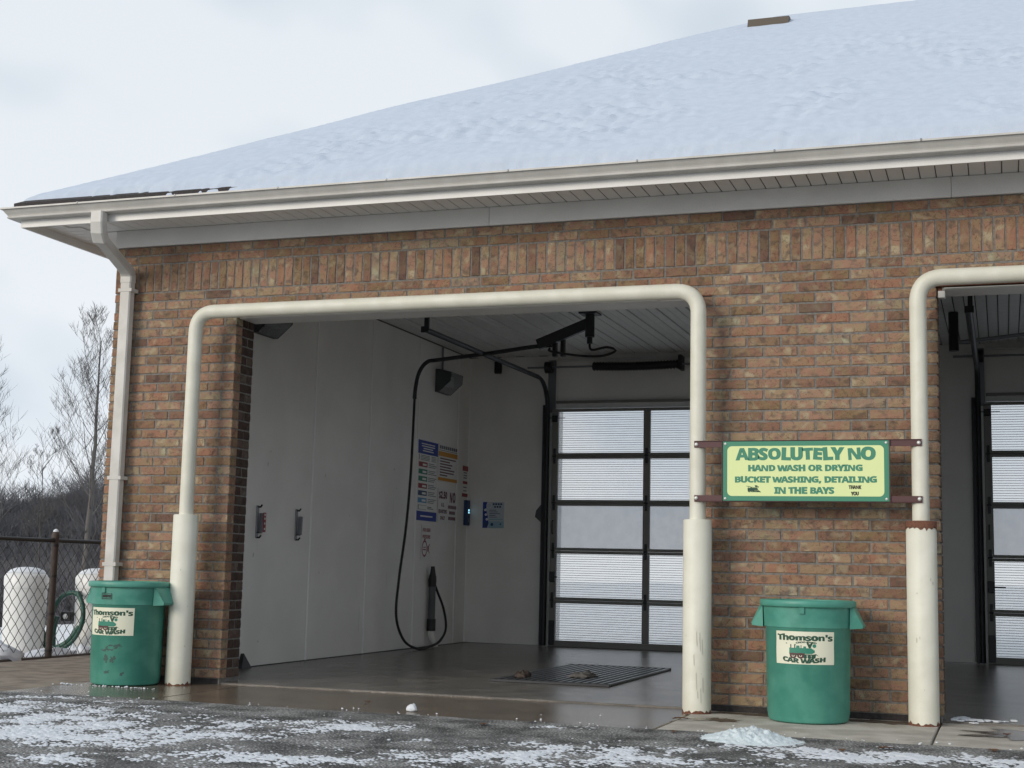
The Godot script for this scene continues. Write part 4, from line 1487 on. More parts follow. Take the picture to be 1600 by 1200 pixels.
func build_interior() -> void:
	# wash instructions
	var o := wall_sheet("instruction_board", "tall wash instruction board with blue ends and coloured buttons on bay wall", -5.414, -6.035, 1.495, 2.445, M.white)
	var to := on_sheet(.621)
	print_part(o, "print", M.blue, func(s):
		rect(s, .0, .79, .621, .95, to); rect(s, .0, 0, .621, .11, to))
	var cols := [M.red, M.teal, M.teal, M.red, M.navy, M.sky_blue]
	for k in 6:
		var y := .635 - k * .085
		print_part(o, "print", cols[k], func(s): rect(s, .03, y, .30, y + .058, to))
		print_part(o, "print", M.greyink, func(s):
			for j in 3: rect(s, .33, y + .004 + j * .02, .33 + [.22, .26, .19][(j + k) % 3], y + .012 + j * .02, to))
	print_part(o, "print", M.greyink, func(s):
		for j in 4: rect(s, .08, .715 + j * .017, .36, .722 + j * .017, to)
		for j in 4: rect(s, .42, .715 + j * .017, .56, .722 + j * .017, to)
		rect(s, .03, .715, .05, .78, to)
		rect(s, .04, .128, .06, .185, to); rect(s, .06, .178, .30, .182, to); rect(s, .06, .130, .30, .134, to)
		rect(s, .33, .142, .52, .152, to); rect(s, .33, .160, .46, .170, to))
	print_part(o, "print", M.white, func(s):
		var t2 := on_sheet(.621, .0052)
		for j in 4: rect(s, .10 + [.0, .01, .06, .04][j], .905 - j * .028, .52 - [.0, .0, .06, .04][j], .917 - j * .028, t2)
		rect(s, .12, .045, .50, .062, t2)
		for k in 6: rect(s, .15, .650 - k * .085, .27, .675 - k * .085, t2))
	# notice with orange bands
	o = wall_sheet("notice", "white notice with orange bands beside the tall instruction board", -6.06, -6.695, 1.99, 2.46, M.white)
	to = on_sheet(.635)
	print_part(o, "print", M.orange, func(s): rect(s, .0, .315, .635, .372, to); rect(s, .0, .015, .635, .055, to))
	print_part(o, "print", M.greyink, func(s):
		rect(s, .02, .385, .615, .392, to)
		for j in 9: rect(s, .03 + j * .066, .405, .085 + j * .066, .445, to))
	print_part(o, "print", mat(.16, .07, .09, .6), func(s):
		for j in 7: rect(s, .05, .075 + j * .034, [.30, .52, .54, .42, .46, .38, .58][j], .091 + j * .034, to))
	# price and NO notices
	o = wall_sheet("price_notice", "white notice reading $2.50 in maroon under the orange banded notice", -6.08, -6.395, 1.487, 1.91, M.white)
	to = on_sheet(.315)
	var plum := mat(.15, .03, .06, .6)
	print_part(o, "lettering", plum, func(s):
		letters(s, "$2.50", bold, .158, .345, .27, .09, to)
		letters(s, "U.S.", bold, .158, .225, .10, .045, to)
		letters(s, "QUARTERS", bold, .158, .145, .28, .045, to)
		letters(s, "ONLY", bold, .158, .065, .15, .045, to))
	o = wall_sheet("ban_notice", "white notice with a large maroon NO beside the price notice", -6.40, -6.715, 1.49, 1.916, M.white)
	print_part(o, "lettering", plum, func(s): letters(s, "NO", bold, .158, .325, .20, .13, to))
	print_part(o, "print", plum, func(s):
		for j in 8: rect(s, .015 + j * .036, .185, .043 + j * .036, .225, to)
		for j in 5: rect(s, .06 + j * .04, .115, .093 + j * .04, .155, to)
		for j in 6: rect(s, .035 + j * .04, .045, .068 + j * .04, .085, to))
	o = wall_sheet("pressure_notice", "small white notice with a red ring under the tall instruction board", -5.595, -5.89, 1.033, 1.446, M.white)
	to = on_sheet(.295)
	print_part(o, "lettering", mat(.30, .06, .09, .6), func(s):
		letters(s, "FOR HIGH", bold, .148, .355, .24, .042, to, 0.0, 0.0, .15)
		letters(s, "PRESSURE", bold, .148, .275, .24, .042, to)
		ring(s, Vector2(.10, .135), .062, .080, to, 20, 1.25)
		rect(s, .075, .235, .125, .25, to); rect(s, .19, .10, .235, .17, to); rect(s, .235, .08, .255, .10, to); rect(s, .235, .17, .255, .19, to)
		rect(s, .06, .145, .14, .155, to); rect(s, .055, .115, .145, .130, to))
	o = wall_sheet("warning_notice", "narrow warning notice with red heading above the coin timer", -6.885, -7.085, 1.85, 2.25, M.white)
	to = on_sheet(.20)
	print_part(o, "print", M.red, func(s):
		rect(s, .0, .33, .20, .395, to))
	print_part(o, "print", M.red, func(s): rect(s, .0, 0, .20, .045, to))
	print_part(o, "print", M.red, func(s): rect(s, .02, .165, .18, .20, to))
	print_part(o, "print", M.greyink, func(s):
		for y in [.30, .265, .235, .115, .07]: rect(s, .04, y, .16, y + .014, to))
	# coin timer with lit figures
	o = thing("coin_timer", "slim dark coin timer with two lit figures near the back corner", "timer", Vector3(BAYL, 1.49, -7.03))
	box("case", Vector3(0, 0, -.055), Vector3(.05, .32, .055), M.navy, o, .006)
	box("screen", Vector3(.05, .13, -.04), Vector3(.053, .215, .04), M.black, o, .001)
	for y in [.152, .182]: box("figure", Vector3(.0535, y, -.018), Vector3(.0555, y + .022, .018), M.digit, o, .001)
	box("coin_slot", Vector3(.05, .04, -.012), Vector3(.056, .09, .012), M.galv, o, .002)
	# poster on the back wall
	o = thing("poster", "small blue and white poster with bubbles on the back wall", "poster", Vector3(-4.087, 1.462, ZB + .003))
	box("sheet", Vector3(-.143, 0, 0), Vector3(.143, .33, .004), mat(.55, .60, .66, .5), o, .001)
	var tp := flat(.0048)
	print_part(o, "print", M.blue, func(s): poly(s, [Vector2(-.143, 0), Vector2(-.143, .33), Vector2(-.085, .33), Vector2(-.10, .24), Vector2(-.075, .15), Vector2(-.06, .06), Vector2(-.08, 0)], tp))
	print_part(o, "print", M.aqua, func(s): rect(s, -.06, .0, .143, .085, tp); rect(s, -.055, .10, .13, .118, tp))
	print_part(o, "print", M.navy, func(s):
		for j in 4: rect(s, -.01 + j * .034, .292, .016 + j * .034, .315, tp)
		for j in 3: rect(s, .01 + j * .034, .258, .034 + j * .034, .281, tp)
		for j in 5: rect(s, -.055, .135 + j * .022, [.05, .03, .09, .06, .04][j], .142 + j * .022, tp)
		disc(s, Vector2(-.10, .045), .028, flat(.0053), 12); disc(s, Vector2(-.015, .045), .02, flat(.0053), 10); disc(s, Vector2(.10, .05), .012, flat(.0053), 8))
	print_part(o, "print", M.white, func(s):
		ring(s, Vector2(-.06, .285), .03, .036, flat(.0056), 16)
		for q in [[-.108, .23], [-.10, .17], [-.085, .11]]: disc(s, Vector2(q[0], q[1]), .017, flat(.0056), 14))
	# scuffs left on the washable wall
	var sm := mb()
	sm.set_smooth_group(-1)
	var rs := RandomNumberGenerator.new()
	rs.seed = 5150
	for k in 14:
		var zc := rs.randf_range(-1.6, -5.3)
		var yc := rs.randf_range(.15, 2.3)
		var sw := rs.randf_range(.004, .022)
		var sh2 := rs.randf_range(.003, .03) if k % 4 else rs.randf_range(.05, .16)
		if k % 4 == 0: sw *= .25
		poly(sm, [Vector2(-sw, -sh2), Vector2(-sw * .6, sh2 * .7), Vector2(sw * .2, sh2), Vector2(sw, sh2 * .2), Vector2(sw * .5, -sh2 * .9)], func(q: Vector2) -> Vector3: return Vector3(BAYL + .0026, yc + q.y, zc - q.x))
	tag(done(sm, "scuff_marks", M.smudge, bld), "", "", "", "stuff")
	# mat clamps
	for k in 2:
		var z: float = [-1.66, -2.43][k]
		o = thing("mat_clamp", ["wall mounted mat clamp with red and white strip beside the brick jamb", "plain grey wall mounted mat clamp further along the bay wall"][k], "clamp", Vector3(BAYL, 1.18, z), "mat clamps on the bay wall")
		box("back_bar", Vector3(0, 0, -.02), Vector3(.012, .30, .02), M.galv, o, .004)
		var st := mb()
		var tilt := Transform3D(Basis(Vector3(1, 0, 0), -.06), Vector3(.012, .04, -.02))
		bx(st, Vector3(0, .01, -.010), Vector3(.045, .19, .010), .005, tilt)
		done(st, "jaw", M.galv, o)
		for y in [.005, .285]:
			var h := mb()
			tube(h, [Vector3(.0, y, 0), Vector3(.035, y, 0), Vector3(.05, y + .02, 0)], .009, 8)
			done(h, "hook", M.black, o)
		box("lower_lip", Vector3(.012, .045, -.05), Vector3(.03, .055, .02), M.black, o, .002)
		if k == 0:
			box("strip", Vector3(.058, .055, -.062), Vector3(.063, .235, -.012), M.red, o, .002)
			for y in [.075, .125, .17, .205]: box("strip_mark", Vector3(.0635, y, -.048), Vector3(.0645, y + .018, -.026), M.white, o, .0005)
	# wall lights
	wall_light(Vector3(BAYL, 3.07, -6.10), "black wall light with glass front above the instruction signs", true)
	wall_light(Vector3(BAYL, 3.06, -1.62), "grey wall light high beside the brick jamb", false)
	# small sensor on the back wall
	o = thing("sensor", "small dark cylindrical sensor high on the back wall beside the door track", "sensor", Vector3(-4.05, 3.44, ZB))
	var ss := mb()
	lathe(ss, [Vector2(0, 0), Vector2(.045, .0), Vector2(.05, .02), Vector2(.05, .15), Vector2(0, .15)], 16, Vector3(0, 0, .055), [1, 3])
	done(ss, "housing", M.black, o)
	box("mount", Vector3(-.02, .06, 0), Vector3(.02, .12, .03), M.darksteel, o, .002)
	# ceiling boom with the hose
	o = thing("hose_boom", "dark swivel boom hanging from bay ceiling carrying the wash hose", "boom", Vector3(-2.03, CEIL, -4.25))
	var B := Vector3(-2.03, CEIL, -4.25)
	box("ceiling_plate", Vector3(-.10, -.02, -.10), Vector3(.10, -.001, .10), M.darksteel, o, .003)
	ss = mb()
	tube(ss, [Vector3(0, -.02, 0), Vector3(0, -.26, 0)], .05, 14)
	tube(ss, [Vector3(0, -.26, 0), Vector3(0, -.33, 0)], .03, 12)
	done(ss, "swivel", M.darksteel, o)
	ss = mb()
	var e1 := Vector3(-2.66, 3.36, -4.42) - B
	var s1 := Vector3(.02, -.10, 0)
	var mid := (s1 + e1) * .5
	var ang := atan2(e1.y - s1.y, e1.x - s1.x)
	var yaw := -atan2(e1.z - s1.z, e1.x - s1.x)
	bx(ss, Vector3(-s1.distance_to(e1) * .5, -.055, -.03), Vector3(s1.distance_to(e1) * .5, .055, .03), .006, Transform3D(Basis((e1 - s1).normalized(), (e1 - s1).normalized().rotated(Vector3(0, 0, 1), PI * .5), Vector3(0, 0, 1)), mid))
	done(ss, "beam", M.darksteel, o)
	ss = mb()
	for dx in [-.075, .015]: bx(ss, e1 + Vector3(.25 + dx, -.14, -.035), e1 + Vector3(.29 + dx, .10, .035), .004)
	done(ss, "clevis", M.black, o)
	ss = mb()
	var rod := smooth_path([e1 + Vector3(.16, -.01, 0), Vector3(-2.731, 3.34, -4.43) - B, Vector3(-3.261, 3.304, -4.55) - B, Vector3(-3.913, 3.272, -4.7) - B, Vector3(-4.085, 3.254, -4.74) - B, Vector3(-4.185, 3.14, -4.76) - B, Vector3(-4.225, 2.97, -4.765) - B, Vector3(-4.235, 2.84, -4.77) - B], .05)
	tube(ss, rod, .023, 10)
	done(ss, "rod", M.darksteel, o)
	ss = mb()
	tube(ss, smooth_path([Vector3(0, -.33, 0), Vector3(.03, -.40, .02), Vector3(.20, -.38, .04), Vector3(.30, -.42, .05), Vector3(.16, -.47, .05), Vector3(-.10, -.46, .03), Vector3(-.42, -.40, .0), e1 + Vector3(.14, -.05, .02)], .04), .013, 8)
	done(ss, "feed_hose", M.rubber, o)
	ss = mb()
	tube(ss, smooth_path([Vector3(-4.235, 2.86, -4.77), Vector3(-4.25, 2.45, -4.79), Vector3(-4.27, 1.90, -4.80), Vector3(-4.29, 1.35, -4.76), Vector3(-4.31, .80, -4.66), Vector3(-4.31, .40, -4.62), Vector3(-4.29, .14, -4.80), Vector3(-4.26, .035, -5.10), Vector3(-4.27, .035, -5.50), Vector3(-4.30, .08, -5.90), Vector3(-4.33, .22, -6.17), Vector3(-4.36, .45, -6.16), Vector3(-4.385, .70, -5.96), Vector3(-4.39, .84, -5.84)], .05).map(func(v): return v - B), .015, 8)
	done(ss, "hose", M.rubber, o)
	# holster for the spray wand
	o = thing("wand_holster", "grey tube holster with black spray gun and white elbow by the floor", "holster", Vector3(BAYL, 0, -5.86))
	ss = mb()
	tube(ss, [Vector3(.055, .30, 0), Vector3(.055, .74, 0)], .042, 16)
	done(ss, "tube", M.pvcgrey, o)
	ss = mb()
	tube(ss, [Vector3(.055, .20, 0), Vector3(.055, .34, 0)], .052, 16)
	done(ss, "coupling", M.black, o)
	ss = mb()
	tube(ss, smooth_path([Vector3(.055, .23, 0), Vector3(.058, .14, -.01), Vector3(.075, .06, -.06), Vector3(.08, .016, -.075)], .03), .04, 14)
	done(ss, "elbow", M.pvc, o)
	ss = mb()
	tube(ss, [Vector3(.055, .72, 0), Vector3(.055, .80, 0), Vector3(.06, .88, .005), Vector3(.06, .96, .01)], [.045, .05, .034, .022], 12)
	bx(ss, Vector3(.03, .76, -.07), Vector3(.08, .85, .01), .008)
	done(ss, "spray_gun", M.black, o)
	# torn dark corner piece by the jamb
	o = thing("rubber_wedge", "small black rubber wedge on the floor against the bay wall", "wedge", Vector3(-4.425, .012, -1.50))
	ss = mb()
	ss.set_smooth_group(-1)
	var q := [Vector3(-.02, 0, .09), Vector3(.03, 0, .09), Vector3(.03, 0, -.09), Vector3(-.02, 0, -.09), Vector3(-.018, .13, .03), Vector3(-.005, .13, .0)]
	quad(ss, q[0], q[1], q[2], q[3]); quad(ss, q[1], q[5], q[5], q[2])
	for v in [q[0], q[4], q[5], q[0], q[5], q[1], q[3], q[2], q[5], q[3], q[5], q[4], q[0], q[3], q[4]]: ss.add_vertex(v)
	done(ss, "wedge", M.black, o)
	# floor drain
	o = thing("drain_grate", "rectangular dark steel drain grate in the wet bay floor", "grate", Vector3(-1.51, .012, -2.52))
	box("pit_shade_sheet", Vector3(-.50, .0005, -1.13), Vector3(.50, .003, 1.13), M.black, o, 0)  # black sheet on the solid floor paints the shade of a pit
	for k in 15:
		var x := -.49 + k * .07
		box("bar", Vector3(x - .017, .0032, -1.12), Vector3(x + .017, .022, 1.12), M.wetsteel, o, .004)
	for z in [-1.14, 1.115]: box("frame", Vector3(-.515, .0005, z), Vector3(.515, .024, z + .025), M.darksteel, o, .003)
	# dead leaves caught on the grate
	for k in 2:
		o = thing("leaf_clump", ["wet brown clump of dead leaves in the middle of the drain grate", "grey brown clump of debris near the edge of the drain grate"][k], "debris", [Vector3(-1.42, .034, -2.1), Vector3(-1.86, .034, -1.75)][k], "debris on the drain grate")
		blob(o, "clump", [M.bark, M.fencepost][k], [Vector3(.10, .035, .12), Vector3(.06, .045, .07)][k], 41 + k, 1.1)
	# track opener bracket in the second bay
	o = thing("photo_eye", "small silver sensor box on the corner of the neighbouring bay opening", "sensor", Vector3(1.665, 2.86, -.02))
	box("housing", Vector3(0, 0, -.06), Vector3(.05, .05, .0), M.bolt, o, .004)
	box("bracket", Vector3(-.004, .05, -.05), Vector3(.03, .078, -.01), M.rust, o, .002)
	o = thing("hose_boom", "dark swivel boom with pale rod in the neighbouring bay", "boom", Vector3(1.62, CEIL, -5.0))
	ss = mb()
	tube(ss, [Vector3(0, -.001, 0), Vector3(0, -.40, 0)], .05, 12)
	done(ss, "swivel", M.black, o)
	ss = mb()
	tube(ss, [Vector3(-.02, -.32, 0), Vector3(1.6, -.16, .0)], .020, 10)
	done(ss, "rod", M.galv, o)

func wall_light(at: Vector3, label: String, conduit: bool) -> void:
	var o := thing("wall_light", label, "wall light", at, "wall lights in the bay")
	var st := mb()
	st.set_smooth_group(-1)
	var L := .20
	# side outline (out, up): sloping glass below, hood above
	var prof := [Vector2(0, 0), Vector2(.05, .0), Vector2(.20, .13), Vector2(.21, .24), Vector2(.05, .28), Vector2(0, .28)]
	var at3 := func(p: Vector2, z: float) -> Vector3: return Vector3(p.x, p.y, z)
	for k in 6:
		if k == 1 or k == 2: continue
		quad(st, at3.call(prof[k], L), at3.call(prof[(k + 1) % 6], L), at3.call(prof[(k + 1) % 6], -L), at3.call(prof[k], -L))
	for z in [L, -L]:
		for k in range(1, 5):
			for v in [prof[0], prof[k], prof[k + 1]]: st.add_vertex(at3.call(v, z))
	done(st, "housing", M.fixture, o)
	st = mb()
	st.set_smooth_group(-1)
	quad(st, Vector3(.052, .002, L - .012), Vector3(.198, .128, L - .012), Vector3(.198, .128, -L + .012), Vector3(.052, .002, -L + .012))
	quad(st, Vector3(.198, .128, L - .012), Vector3(.208, .236, L - .012), Vector3(.208, .236, -L + .012), Vector3(.198, .128, -L + .012))
	done(st, "lens", M.lens, o)
	box("reflector", Vector3(.03, .09, -L + .03), Vector3(.10, .22, L - .03), M.galv, o, .005)
	if conduit:
		var s := mb()
		tube(s, [Vector3(.02, .27, .02), Vector3(.02, CEIL - at.y - .001, .02)], .013, 8)
		done(s, "conduit", M.galv, o)

# a lumpy closed shape
func blob(parent: Node, called: String, m: Material, size: Vector3, sd: int, rough: float, flat_base := true) -> MeshInstance3D:
	var st := mb()
	st.set_smooth_group(0)
	var n := noise(1.6, 3, sd)
	var U := 18
	var V := 10
	var P := []
	for j in V + 1:
		var row := []
		var b := PI * (float(j) / V - .5)
		for i in U:
			var a := TAU * i / U
			var d := Vector3(cos(b) * cos(a), sin(b), cos(b) * sin(a))
			var r := 1.0 + n.get_noise_3d(d.x * 1.3, d.y * 1.3, d.z * 1.3) * rough
			var v := Vector3(d.x * size.x, d.y * size.y, d.z * size.z) * r
			if flat_base: v.y = maxf(v.y, -size.y * .25)
			row.append(v)
		P.append(row)
	for j in V:
		for i in U:
			quad(st, P[j][i], P[j + 1][i], P[j + 1][(i + 1) % U], P[j][(i + 1) % U])
	if parent == null: return done(st, called, m)
	return done(st, called, m, parent)

# ---------------------------------------------------------------- fence and vacuum stations at the left
func build_fence() -> void:
	var o := thing("chain_link_fence", "black chain link fence with rusty brown posts beside the path", "fence", Vector3(-6.9, -.06, 0))
	var za := 2.2
	var zb := -7.4
	for z in [1.0, -1.98, -4.98]:
		var st := mb()
		tube(st, [Vector3(.02, -.05, z), Vector3(.02, 1.225, z)], .034, 14)
		lathe(st, [Vector2(.040, 1.215), Vector2(.040, 1.245), Vector2(.030, 1.275), Vector2(.012, 1.292), Vector2(0, 1.294)], 14, Vector3(.02, 0, z))
		done(st, "post", M.fencepost, o)
		for y in [.10, .46, .83, 1.13]:
			var s := mb()
			tube(s, [Vector3(.02, y, z), Vector3(.02, y + .022, z)], .039, 12)
			done(s, "band", M.fence, o)
		var cap := mb()
		lathe(cap, [Vector2(.030, 1.270), Vector2(.024, 1.292), Vector2(.010, 1.304), Vector2(0, 1.306)], 12, Vector3(.02, 0, z))
		done(cap, "snow_cap", M.ground_snow, o)
	var r := mb()
	tube(r, [Vector3(0.02, 1.19, za), Vector3(.02, 1.19, zb)], .022, 10)
	done(r, "top_rail", M.fence, o)
	r = mb()
	tube(r, [Vector3(0.02, .035, za), Vector3(.02, .035, zb)], .022, 10)
	done(r, "bottom_rail", M.fencepost, o)
	# woven wire: every wire zigzags and hooks into its neighbours
	var st2 := mb()
	var pitch := .062
	var rows := 17
	var hh := 1.17 / rows
	var k := 0
	var z := za
	while z > zb:
		var pts := []
		for j in rows + 1:
			pts.append(Vector3(-.012 + (.004 if j % 2 else -.004), .04 + j * hh, z - (pitch * .5 if j % 2 == k % 2 else -pitch * .5)))
		tube(st2, pts, .0042, 3, false)
		# twisted ends standing over the rail
		st2.set_smooth_group(-1)
		tube(st2, [pts[rows], pts[rows] + Vector3(0, .035, .01)], .0035, 3, false)
		z -= pitch
		k += 1
	tag(done(st2, "wire_mesh", M.fence, o), "", "", "", "stuff")
	# vacuum stations behind it
	vacuum(Vector3(-7.98, -.05, -3.0), "white domed vacuum canister standing alone behind the fence post", false)
	vacuum(Vector3(-7.43, -.05, -3.5), "white domed vacuum canister with green hoses half hidden by the bin", true)
	# snow heaps along the foot of the fence
	for q in [[Vector3(-7.15, -.03, -1.45), Vector3(.30, .17, .24)], [Vector3(-7.55, -.05, -1.75), Vector3(.42, .16, .34)], [Vector3(-7.10, -.05, -2.30), Vector3(.16, .09, .40)], [Vector3(-7.12, -.05, -2.95), Vector3(.15, .10, .30)], [Vector3(-7.2, -.05, -.75), Vector3(.3, .16, .4)]]:
		var i: int = used.get("snow_heap", 0)
		var b := blob(null, "snow_heap", M.ground_snow, q[1], 200 + i, .45)
		b.position = q[0]
		tag(b, ["rounded snow heap against the fence at the edge of the path", "wide snow heap at the foot of the white canister", "low snow bank along the fence past the rusty post", "low snow bank along the fence under the green hoses", "large snow heap by the fence next to the parking lot"][i], "snow", "snow heaps along the fence")

func vacuum(at: Vector3, label: String, hoses: bool) -> void:
	var o := thing("vacuum_station", label, "vacuum", at, "vacuum stations behind the fence")
	var st := mb()
	lathe(st, [Vector2(.215, 0), Vector2(.225, .68), Vector2(.231, .682), Vector2(.231, .70), Vector2(.225, .702)], 40, Vector3.ZERO, [1, 3])
	done(st, "canister", M.canister, o)
	st = mb()
	lathe(st, [Vector2(.232, .695), Vector2(.233, .80), Vector2(.21, .835), Vector2(.15, .865), Vector2(.08, .880), Vector2(0, .885)], 40, Vector3.ZERO, [0])
	done(st, "dome", M.canister, o)
	st = mb()
	lathe(st, [Vector2(.20, .845), Vector2(.17, .875), Vector2(.10, .900), Vector2(0, .908)], 40)
	done(st, "snow_cap", M.ground_snow, o)
	if not hoses: return
	box("panel_box", Vector3(-.27, .33, .18), Vector3(-.14, .43, .25), M.black, o, .006)
	var s := mb()
	lathe(s, [Vector2(.03, 0), Vector2(.028, .008), Vector2(0, .010)], 16)
	var g := done(s, "gauge", M.white, o, Vector3(-.205, .38, .251))
	g.rotation.x = PI * .5
	box("hose_clip", Vector3(-.16, .60, .18), Vector3(-.04, .66, .30), M.galv, o, .008)
	for p in [[Vector3(.02, .60, .30), Vector3(-.10, .64, .30), Vector3(-.24, .58, .30), Vector3(-.34, .40, .30), Vector3(-.38, .15, .31), Vector3(-.36, .03, .34)],
			[Vector3(-.62, .50, .30), Vector3(-.52, .40, .32), Vector3(-.44, .25, .33), Vector3(-.40, .10, .33), Vector3(-.46, .03, .33)],
			[Vector3(-.02, .64, .31), Vector3(.06, .50, .32), Vector3(.07, .32, .33), Vector3(-.02, .14, .34), Vector3(-.16, .03, .36)],
			[Vector3(-.30, .38, .26), Vector3(-.33, .22, .27), Vector3(-.30, .06, .30)],
			[Vector3(.04, .28, .34), Vector3(-.08, .12, .36), Vector3(-.24, .03, .38)]]:
		var h := mb()
		tube(h, smooth_path(p, .03), .026, 10)
		done(h, "hose", M.hose_green, o)

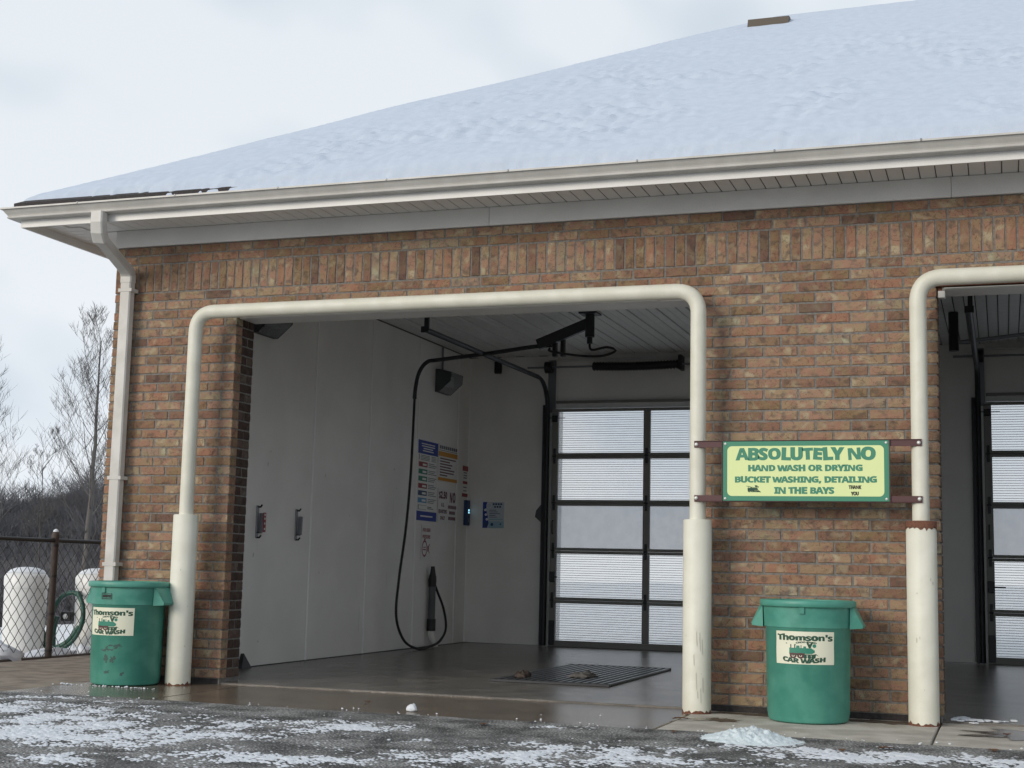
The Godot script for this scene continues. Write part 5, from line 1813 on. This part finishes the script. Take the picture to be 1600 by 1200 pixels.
# ---------------------------------------------------------------- loose snow, slush and leaves
func build_loose() -> void:
	var spots := [[-3.38, 2.59, .56, .74, -.55, 1.0], [-2.93, 3.37, .4, .42, -.53, .9], [-2.5, 3.22, .44, .47, -.52, .7], [-2.06, 2.3, .42, .31, -.54, .8], [-1.54, 2.23, .3, .2, -.53, 1.0], [-1.99, 2.93, .53, .27, -.52, .5], [-1.75, 3.72, .53, .29, -.5, .7], [-1.16, 3.71, .28, .16, -.49, .9], [-.59, 3.22, .46, .29, -.5, .4], [-.22, 3.01, .57, .3, -.5, .75], [.07, 2.48, .46, .28, -.51, .7], [.48, 2.77, .4, .2, -.5, .6], [1.17, 2.11, .36, .25, -.5, .95], [1.56, 2.07, .4, .25, -.5, 1.0], [2.01, 2.02, .21, .17, -.49, .8], [-2.25, 4.25, .32, .16, -.5, .6], [-.54, 1.6, .2, .11, -.53, .7], [-4.08, 1.56, .30, .13, -.58, .6], [-.83, 2.6, .32, .23, -.52, .25], [.76, 2.09, .26, .23, -.51, .5], [-4.6, 2.3, .6, .4, -.3, .9], [-5.2, 3.6, .9, .7, .2, .9], [2.8, 2.4, .6, .4, .1, .8], [.8, 4.4, .9, .6, -.4, .8], [-3.5, 4.6, .8, .5, .2, .8], [3.6, 3.6, .8, .7, .0, .8]]
	var n1 := noise(2.6, 4, 401)
	var n2 := noise(14.0, 3, 402)
	var n3 := noise(45.0, 2, 403)
	var X0 := -6.4
	var Z0 := 1.40
	var cell := .0135
	var nx := int((4.4 - X0) / cell)
	var nz := int((5.4 - Z0) / cell)
	var pre := []
	for s in spots: pre.append([s[0], s[1], cos(s[4]), sin(s[4]), 1.0 / s[2], 1.0 / s[3], s[5]])
	var prev := PackedFloat32Array()
	var st := mb()
	st.set_smooth_group(0)
	for j in nz + 1:
		var z := Z0 + j * cell
		var near := []
		for s in pre:
			if absf(s[1] - z) < 1.9: near.append(s)
		var row := PackedFloat32Array()
		row.resize(nx + 1)
		for i in nx + 1:
			var x := X0 + i * cell
			var d := 0.0
			for s in near:
				var dx: float = x - s[0]
				var dz: float = z - s[1]
				var u: float = (dx * s[2] + dz * s[3]) * s[4]
				var v: float = (-dx * s[3] + dz * s[2]) * s[5]
				var q: float = u * u + v * v
				if q < 5.0: d += s[6] * exp(-q * .9)
			var h := -1.0
			if d > .04:
				h = minf(d, 1.0) * .68 - .645 + n1.get_noise_2d(x, z) * .62 + n2.get_noise_2d(x, z) * .50 + n3.get_noise_2d(x, z) * .60
			row[i] = h
		if j > 0:
			for i in nx:
				var a := prev[i]; var b := prev[i + 1]; var c := row[i + 1]; var e := row[i]
				if a <= 0.0 and b <= 0.0 and c <= 0.0 and e <= 0.0: continue
				var x := X0 + i * cell
				quad(st, Vector3(x, sy(a), z - cell), Vector3(x + cell, sy(b), z - cell), Vector3(x + cell, sy(c), z), Vector3(x, sy(e), z))
		prev = row
	tag(done(st, "thin_snow", M.ground_snow), "thin patchy snow and ice crumbs scattered over the asphalt lot", "snow", "", "stuff")
	# slush pile by the bin
	var pile := mb()
	pile.set_smooth_group(0)
	var N := 64
	var hf := func(x: float, z: float) -> float:
		var q := Vector2((x * .87 + z * .5) / .30, (-x * .5 + z * .87) / .26)
		var h := .072 * exp(-q.length_squared() * 1.7) - .011
		return h + (n2.get_noise_2d(x * 1.5, z * 1.5) * .022 + n3.get_noise_2d(x, z) * .020) * clampf(h * 25.0 + .3, 0.0, 1.0)
	for i in N:
		for j in N:
			var p := []
			for d in [[0, 0], [1, 0], [1, 1], [0, 1]]:
				var x := lerpf(-.55, .55, float(i + d[0]) / N)
				var z := lerpf(-.55, .55, float(j + d[1]) / N)
				p.append(Vector3(x, hf.call(x, z), z))
			quad(pile, p[0], p[1], p[2], p[3])
	var po := done(pile, "slush_pile", M.slush, null, Vector3(.66, .003, 1.66))
	tag(po, "small pile of bluish white slush on the ground before the bin", "snow")
	# a lump of snow, crumbs and leaves on the wet apron
	var ch := blob(null, "snow_lump", M.ground_snow, Vector3(.036, .036, .03), 77, .5)
	ch.position = Vector3(-1.66, .012, 1.16)
	tag(ch, "single white snow lump lying on the wet brown apron", "snow")
	var rg := RandomNumberGenerator.new()
	rg.seed = 31
	var cr := mb()
	for k in 170:
		var x := rg.randf_range(-4.7, 2.4)
		var z := rg.randf_range(.45, 1.42)
		var kind := k % 3
		if kind == 2 and k % 4: continue
		if kind == 0:
			x = -4.4 + rg.randf_range(-.40, .45); z = .66 + absf(rg.randfn(0, .03))
		elif kind == 1:
			z = 1.40 - absf(rg.randfn(0, .10))
		var s := rg.randf_range(.003, .007) * (1.6 if k % 9 == 0 else 1.0)
		bx(cr, Vector3(-s, 0, -s), Vector3(s, s * 1.2, s), s * .45, Transform3D(Basis(Vector3.UP, rg.randf() * TAU), Vector3(x, .001, z)))
	# ice chips at the foot of the jamb of the neighbouring bay
	for k in 40:
		var s := rg.randf_range(.008, .03)
		bx(cr, Vector3(-s, 0, -s * .7), Vector3(s, s * .4, s * .7), s * .15, Transform3D(Basis(Vector3.UP, rg.randf() * TAU), Vector3(1.72 + absf(rg.randfn(0, .13)), .014, -.12 + rg.randfn(0, .10))))
	tag(done(cr, "snow_crumbs", M.ground_snow), "scattered white snow crumbs on the concrete apron", "snow", "", "stuff")
	var lv := [[-2.15, .80], [.18, 1.52], [.05, .74], [1.42, 1.72], [1.98, 1.52], [1.20, 1.95], [-.95, 1.72], [2.05, .62]]
	for k in lv.size():
		var m := mb()
		m.set_smooth_group(0)
		var a := rg.randf() * TAU
		var s := rg.randf_range(.035, .055)
		var pt := func(u: float, v: float) -> Vector3:
			var w := s * .55 * sin(PI * clampf(u, 0.02, .98)) * (1.0 + .25 * sin(u * 19.0))
			return Vector3((u - .5) * 2.0 * s, .003 + absf(v) * .006 + .004 * sin(u * 3.0), v * w).rotated(Vector3.UP, a)
		for i in 8:
			for v in [-1.0, 0.0]:
				quad(m, pt.call(i / 8.0, v), pt.call((i + 1) / 8.0, v), pt.call((i + 1) / 8.0, v + 1.0), pt.call(i / 8.0, v + 1.0))
		var o := done(m, "dead_leaf", M.leaf, null, Vector3(lv[k][0], .004, lv[k][1]))
		tag(o, ["curled brown leaf alone on the wet apron below the hose wand", "curled brown leaf on the asphalt edge left of the slush pile", "curled brown leaf at the foot of the shared pipe sleeve", "curled brown leaf in the snow streak right of the slush pile", "curled brown leaf near the apron joint of the neighbouring bay", "curled brown leaf between slush pile and rusty-topped sleeve", "curled brown leaf on the asphalt edge below the drain grate", "curled brown leaf on the apron inside the neighbouring bay opening"][k], "leaf", "dead leaves in front of the bays")

func sy(h: float) -> float:
	return .0045 + clampf(h, -.15, .7) * .016
